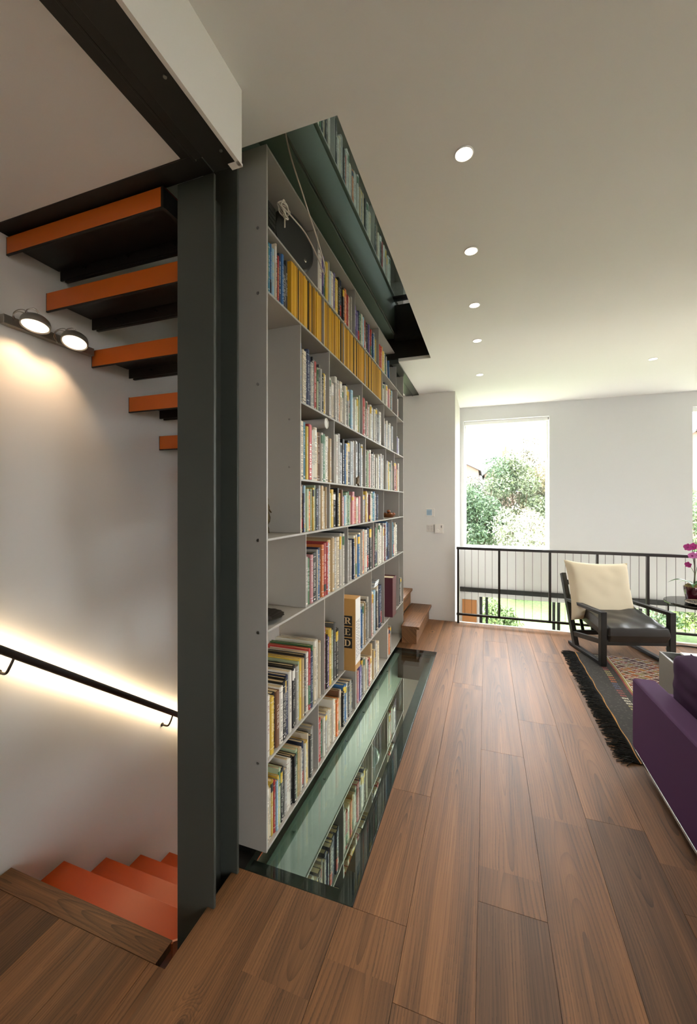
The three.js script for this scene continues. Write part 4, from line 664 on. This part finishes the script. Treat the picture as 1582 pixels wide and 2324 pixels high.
tree('broadleaf_tree', 'leafy tree at the far left behind the dense green tree', -2.2, -22, 5.6, 1.6, 6000, [0.13, 0.19, 0.09]);
tree('broadleaf_tree', 'green tree in the view of the window at the picture edge', 9.0, -22, 5.0, 2.0, 8000, [0.1, 0.17, 0.06]);
tree('broadleaf_tree', 'grey green tree filling the gap behind the silvery tree', 0.7, -26.5, 6.4, 2.0, 13000, [0.16, 0.2, 0.11]);
tree('broadleaf_tree', 'soft green tree behind the pale feathery one', 2.9, -26.5, 6.6, 2.0, 13000, [0.19, 0.22, 0.11]);
tree('broadleaf_tree', 'olive tree at the right behind the pale feathery one', 5.2, -27, 6.6, 2.0, 10000, [0.2, 0.21, 0.1]);
tree('broadleaf_tree', 'grey green tree at the left behind the dense green tree', -1.3, -27, 6.2, 1.9, 10000, [0.15, 0.18, 0.1]);
tree('garden_shrub', 'leafy green shrub by the patio at the left of the doors', 0.2, -10.6, 2.0, 0.8, 5000, [0.13, 0.22, 0.06], 0.1);
tree('garden_shrub', 'small round green shrub in front of the leafy one by the doors', 0.75, -9.6, 1.0, 0.5, 3000, [0.09, 0.2, 0.06], 0.07);
tree('garden_shrub', 'dark green shrub behind the armchair arm', 5.2, -15.5, 2.2, 1.1, 5000, [0.06, 0.12, 0.04], 0.12);
tree('garden_shrub', 'bright green shrub in the border right of the lawn', 6.5, -14.5, 1.9, 1.2, 6000, [0.18, 0.28, 0.06], 0.12);
tree('ornamental_grass_shrub', 'straw coloured clump of tall grass in the border', 6.6, -12.6, 1.6, 0.9, 6000, [0.36, 0.33, 0.14], 0.14);
tree('ornamental_grass_shrub', 'large straw coloured grass clump at the picture edge', 8.2, -13.4, 2.0, 1.2, 7000, [0.34, 0.33, 0.14], 0.14);
tree('garden_shrub', 'low green ground shrub at the border edge', 5.4, -11.0, 0.9, 0.9, 5000, [0.14, 0.22, 0.06], 0.1);
function house(label, x, z, w, d, eave, ridge, chim) {
  const t = thing('brick_house', label, 'house', [x, GY, z], 0, 'houses beyond the garden'); const brick = std(0x6e5a4e, 0.9), slate = std(0x4d4a4a, 0.8);
  part('walls', box(-w / 2, w / 2, 0, eave, -d, 0), brick, t);
  const s = new THREE.Shape(); s.moveTo(-w / 2, 0); s.lineTo(w / 2, 0); s.lineTo(0, ridge - eave); s.closePath(); part('gable', new THREE.ExtrudeGeometry(s, { depth: d, bevelEnabled: false }).translate(0, eave, -d), brick, t);
  const r = Math.hypot(w / 2 + 0.3, (ridge - eave) * (1 + 0.6 / w)), an = Math.atan2(ridge - eave, w / 2);
  for (const q of [-1, 1]) part('roof_slope', new THREE.BoxGeometry(r, 0.12, d + 0.5).rotateZ(-q * an).translate(q * (w / 4 + 0.12), (eave + ridge) / 2 + 0.02, -d / 2), slate, t);
  part('chimney', [box(-0.35 + chim, 0.35 + chim, ridge - 1.2, ridge + 0.9, -1.8, -1.1), new THREE.CylinderGeometry(0.12, 0.14, 0.5, 10).translate(chim, ridge + 1.15, -1.45)], std(0x8a4a3a, 0.9), t);
  for (const [wx, wy] of [[-w / 4, eave - 1.9], [w / 4, eave - 1.9], [-w / 4, eave - 4.6], [w / 4, eave - 4.6]]) { const f = part('window', box(wx - 0.5, wx + 0.5, wy, wy + 1.5, 0, 0.06), M.whiteFrame, t); for (const k of [0, 1]) part('pane', box(wx - 0.42, wx + 0.42, wy + 0.08 + k * 0.72, wy + 0.7 + k * 0.72, 0.06, 0.07), std(0x2a3036, 0.1), f); }
}
house('brick house with slate roof at the left of the rear window', -4.1, -44, 6.6, 9, 7.7, 9.4, -1.5);
house('gabled brick house with red chimney behind the garden trees', 2.0, -46, 4.4, 9, 7.3, 9.1, 0.0);
house('brick house whose roof rises at the right of the rear window', 7.9, -46, 6.2, 9, 8.0, 9.9, 1.2);
house('brick house seen in the window at the picture edge', 18.6, -46, 8.4, 9, 7.4, 11.0, -1.2);

console.log('books', allBooks.length);
renderer.render(scene, camera);
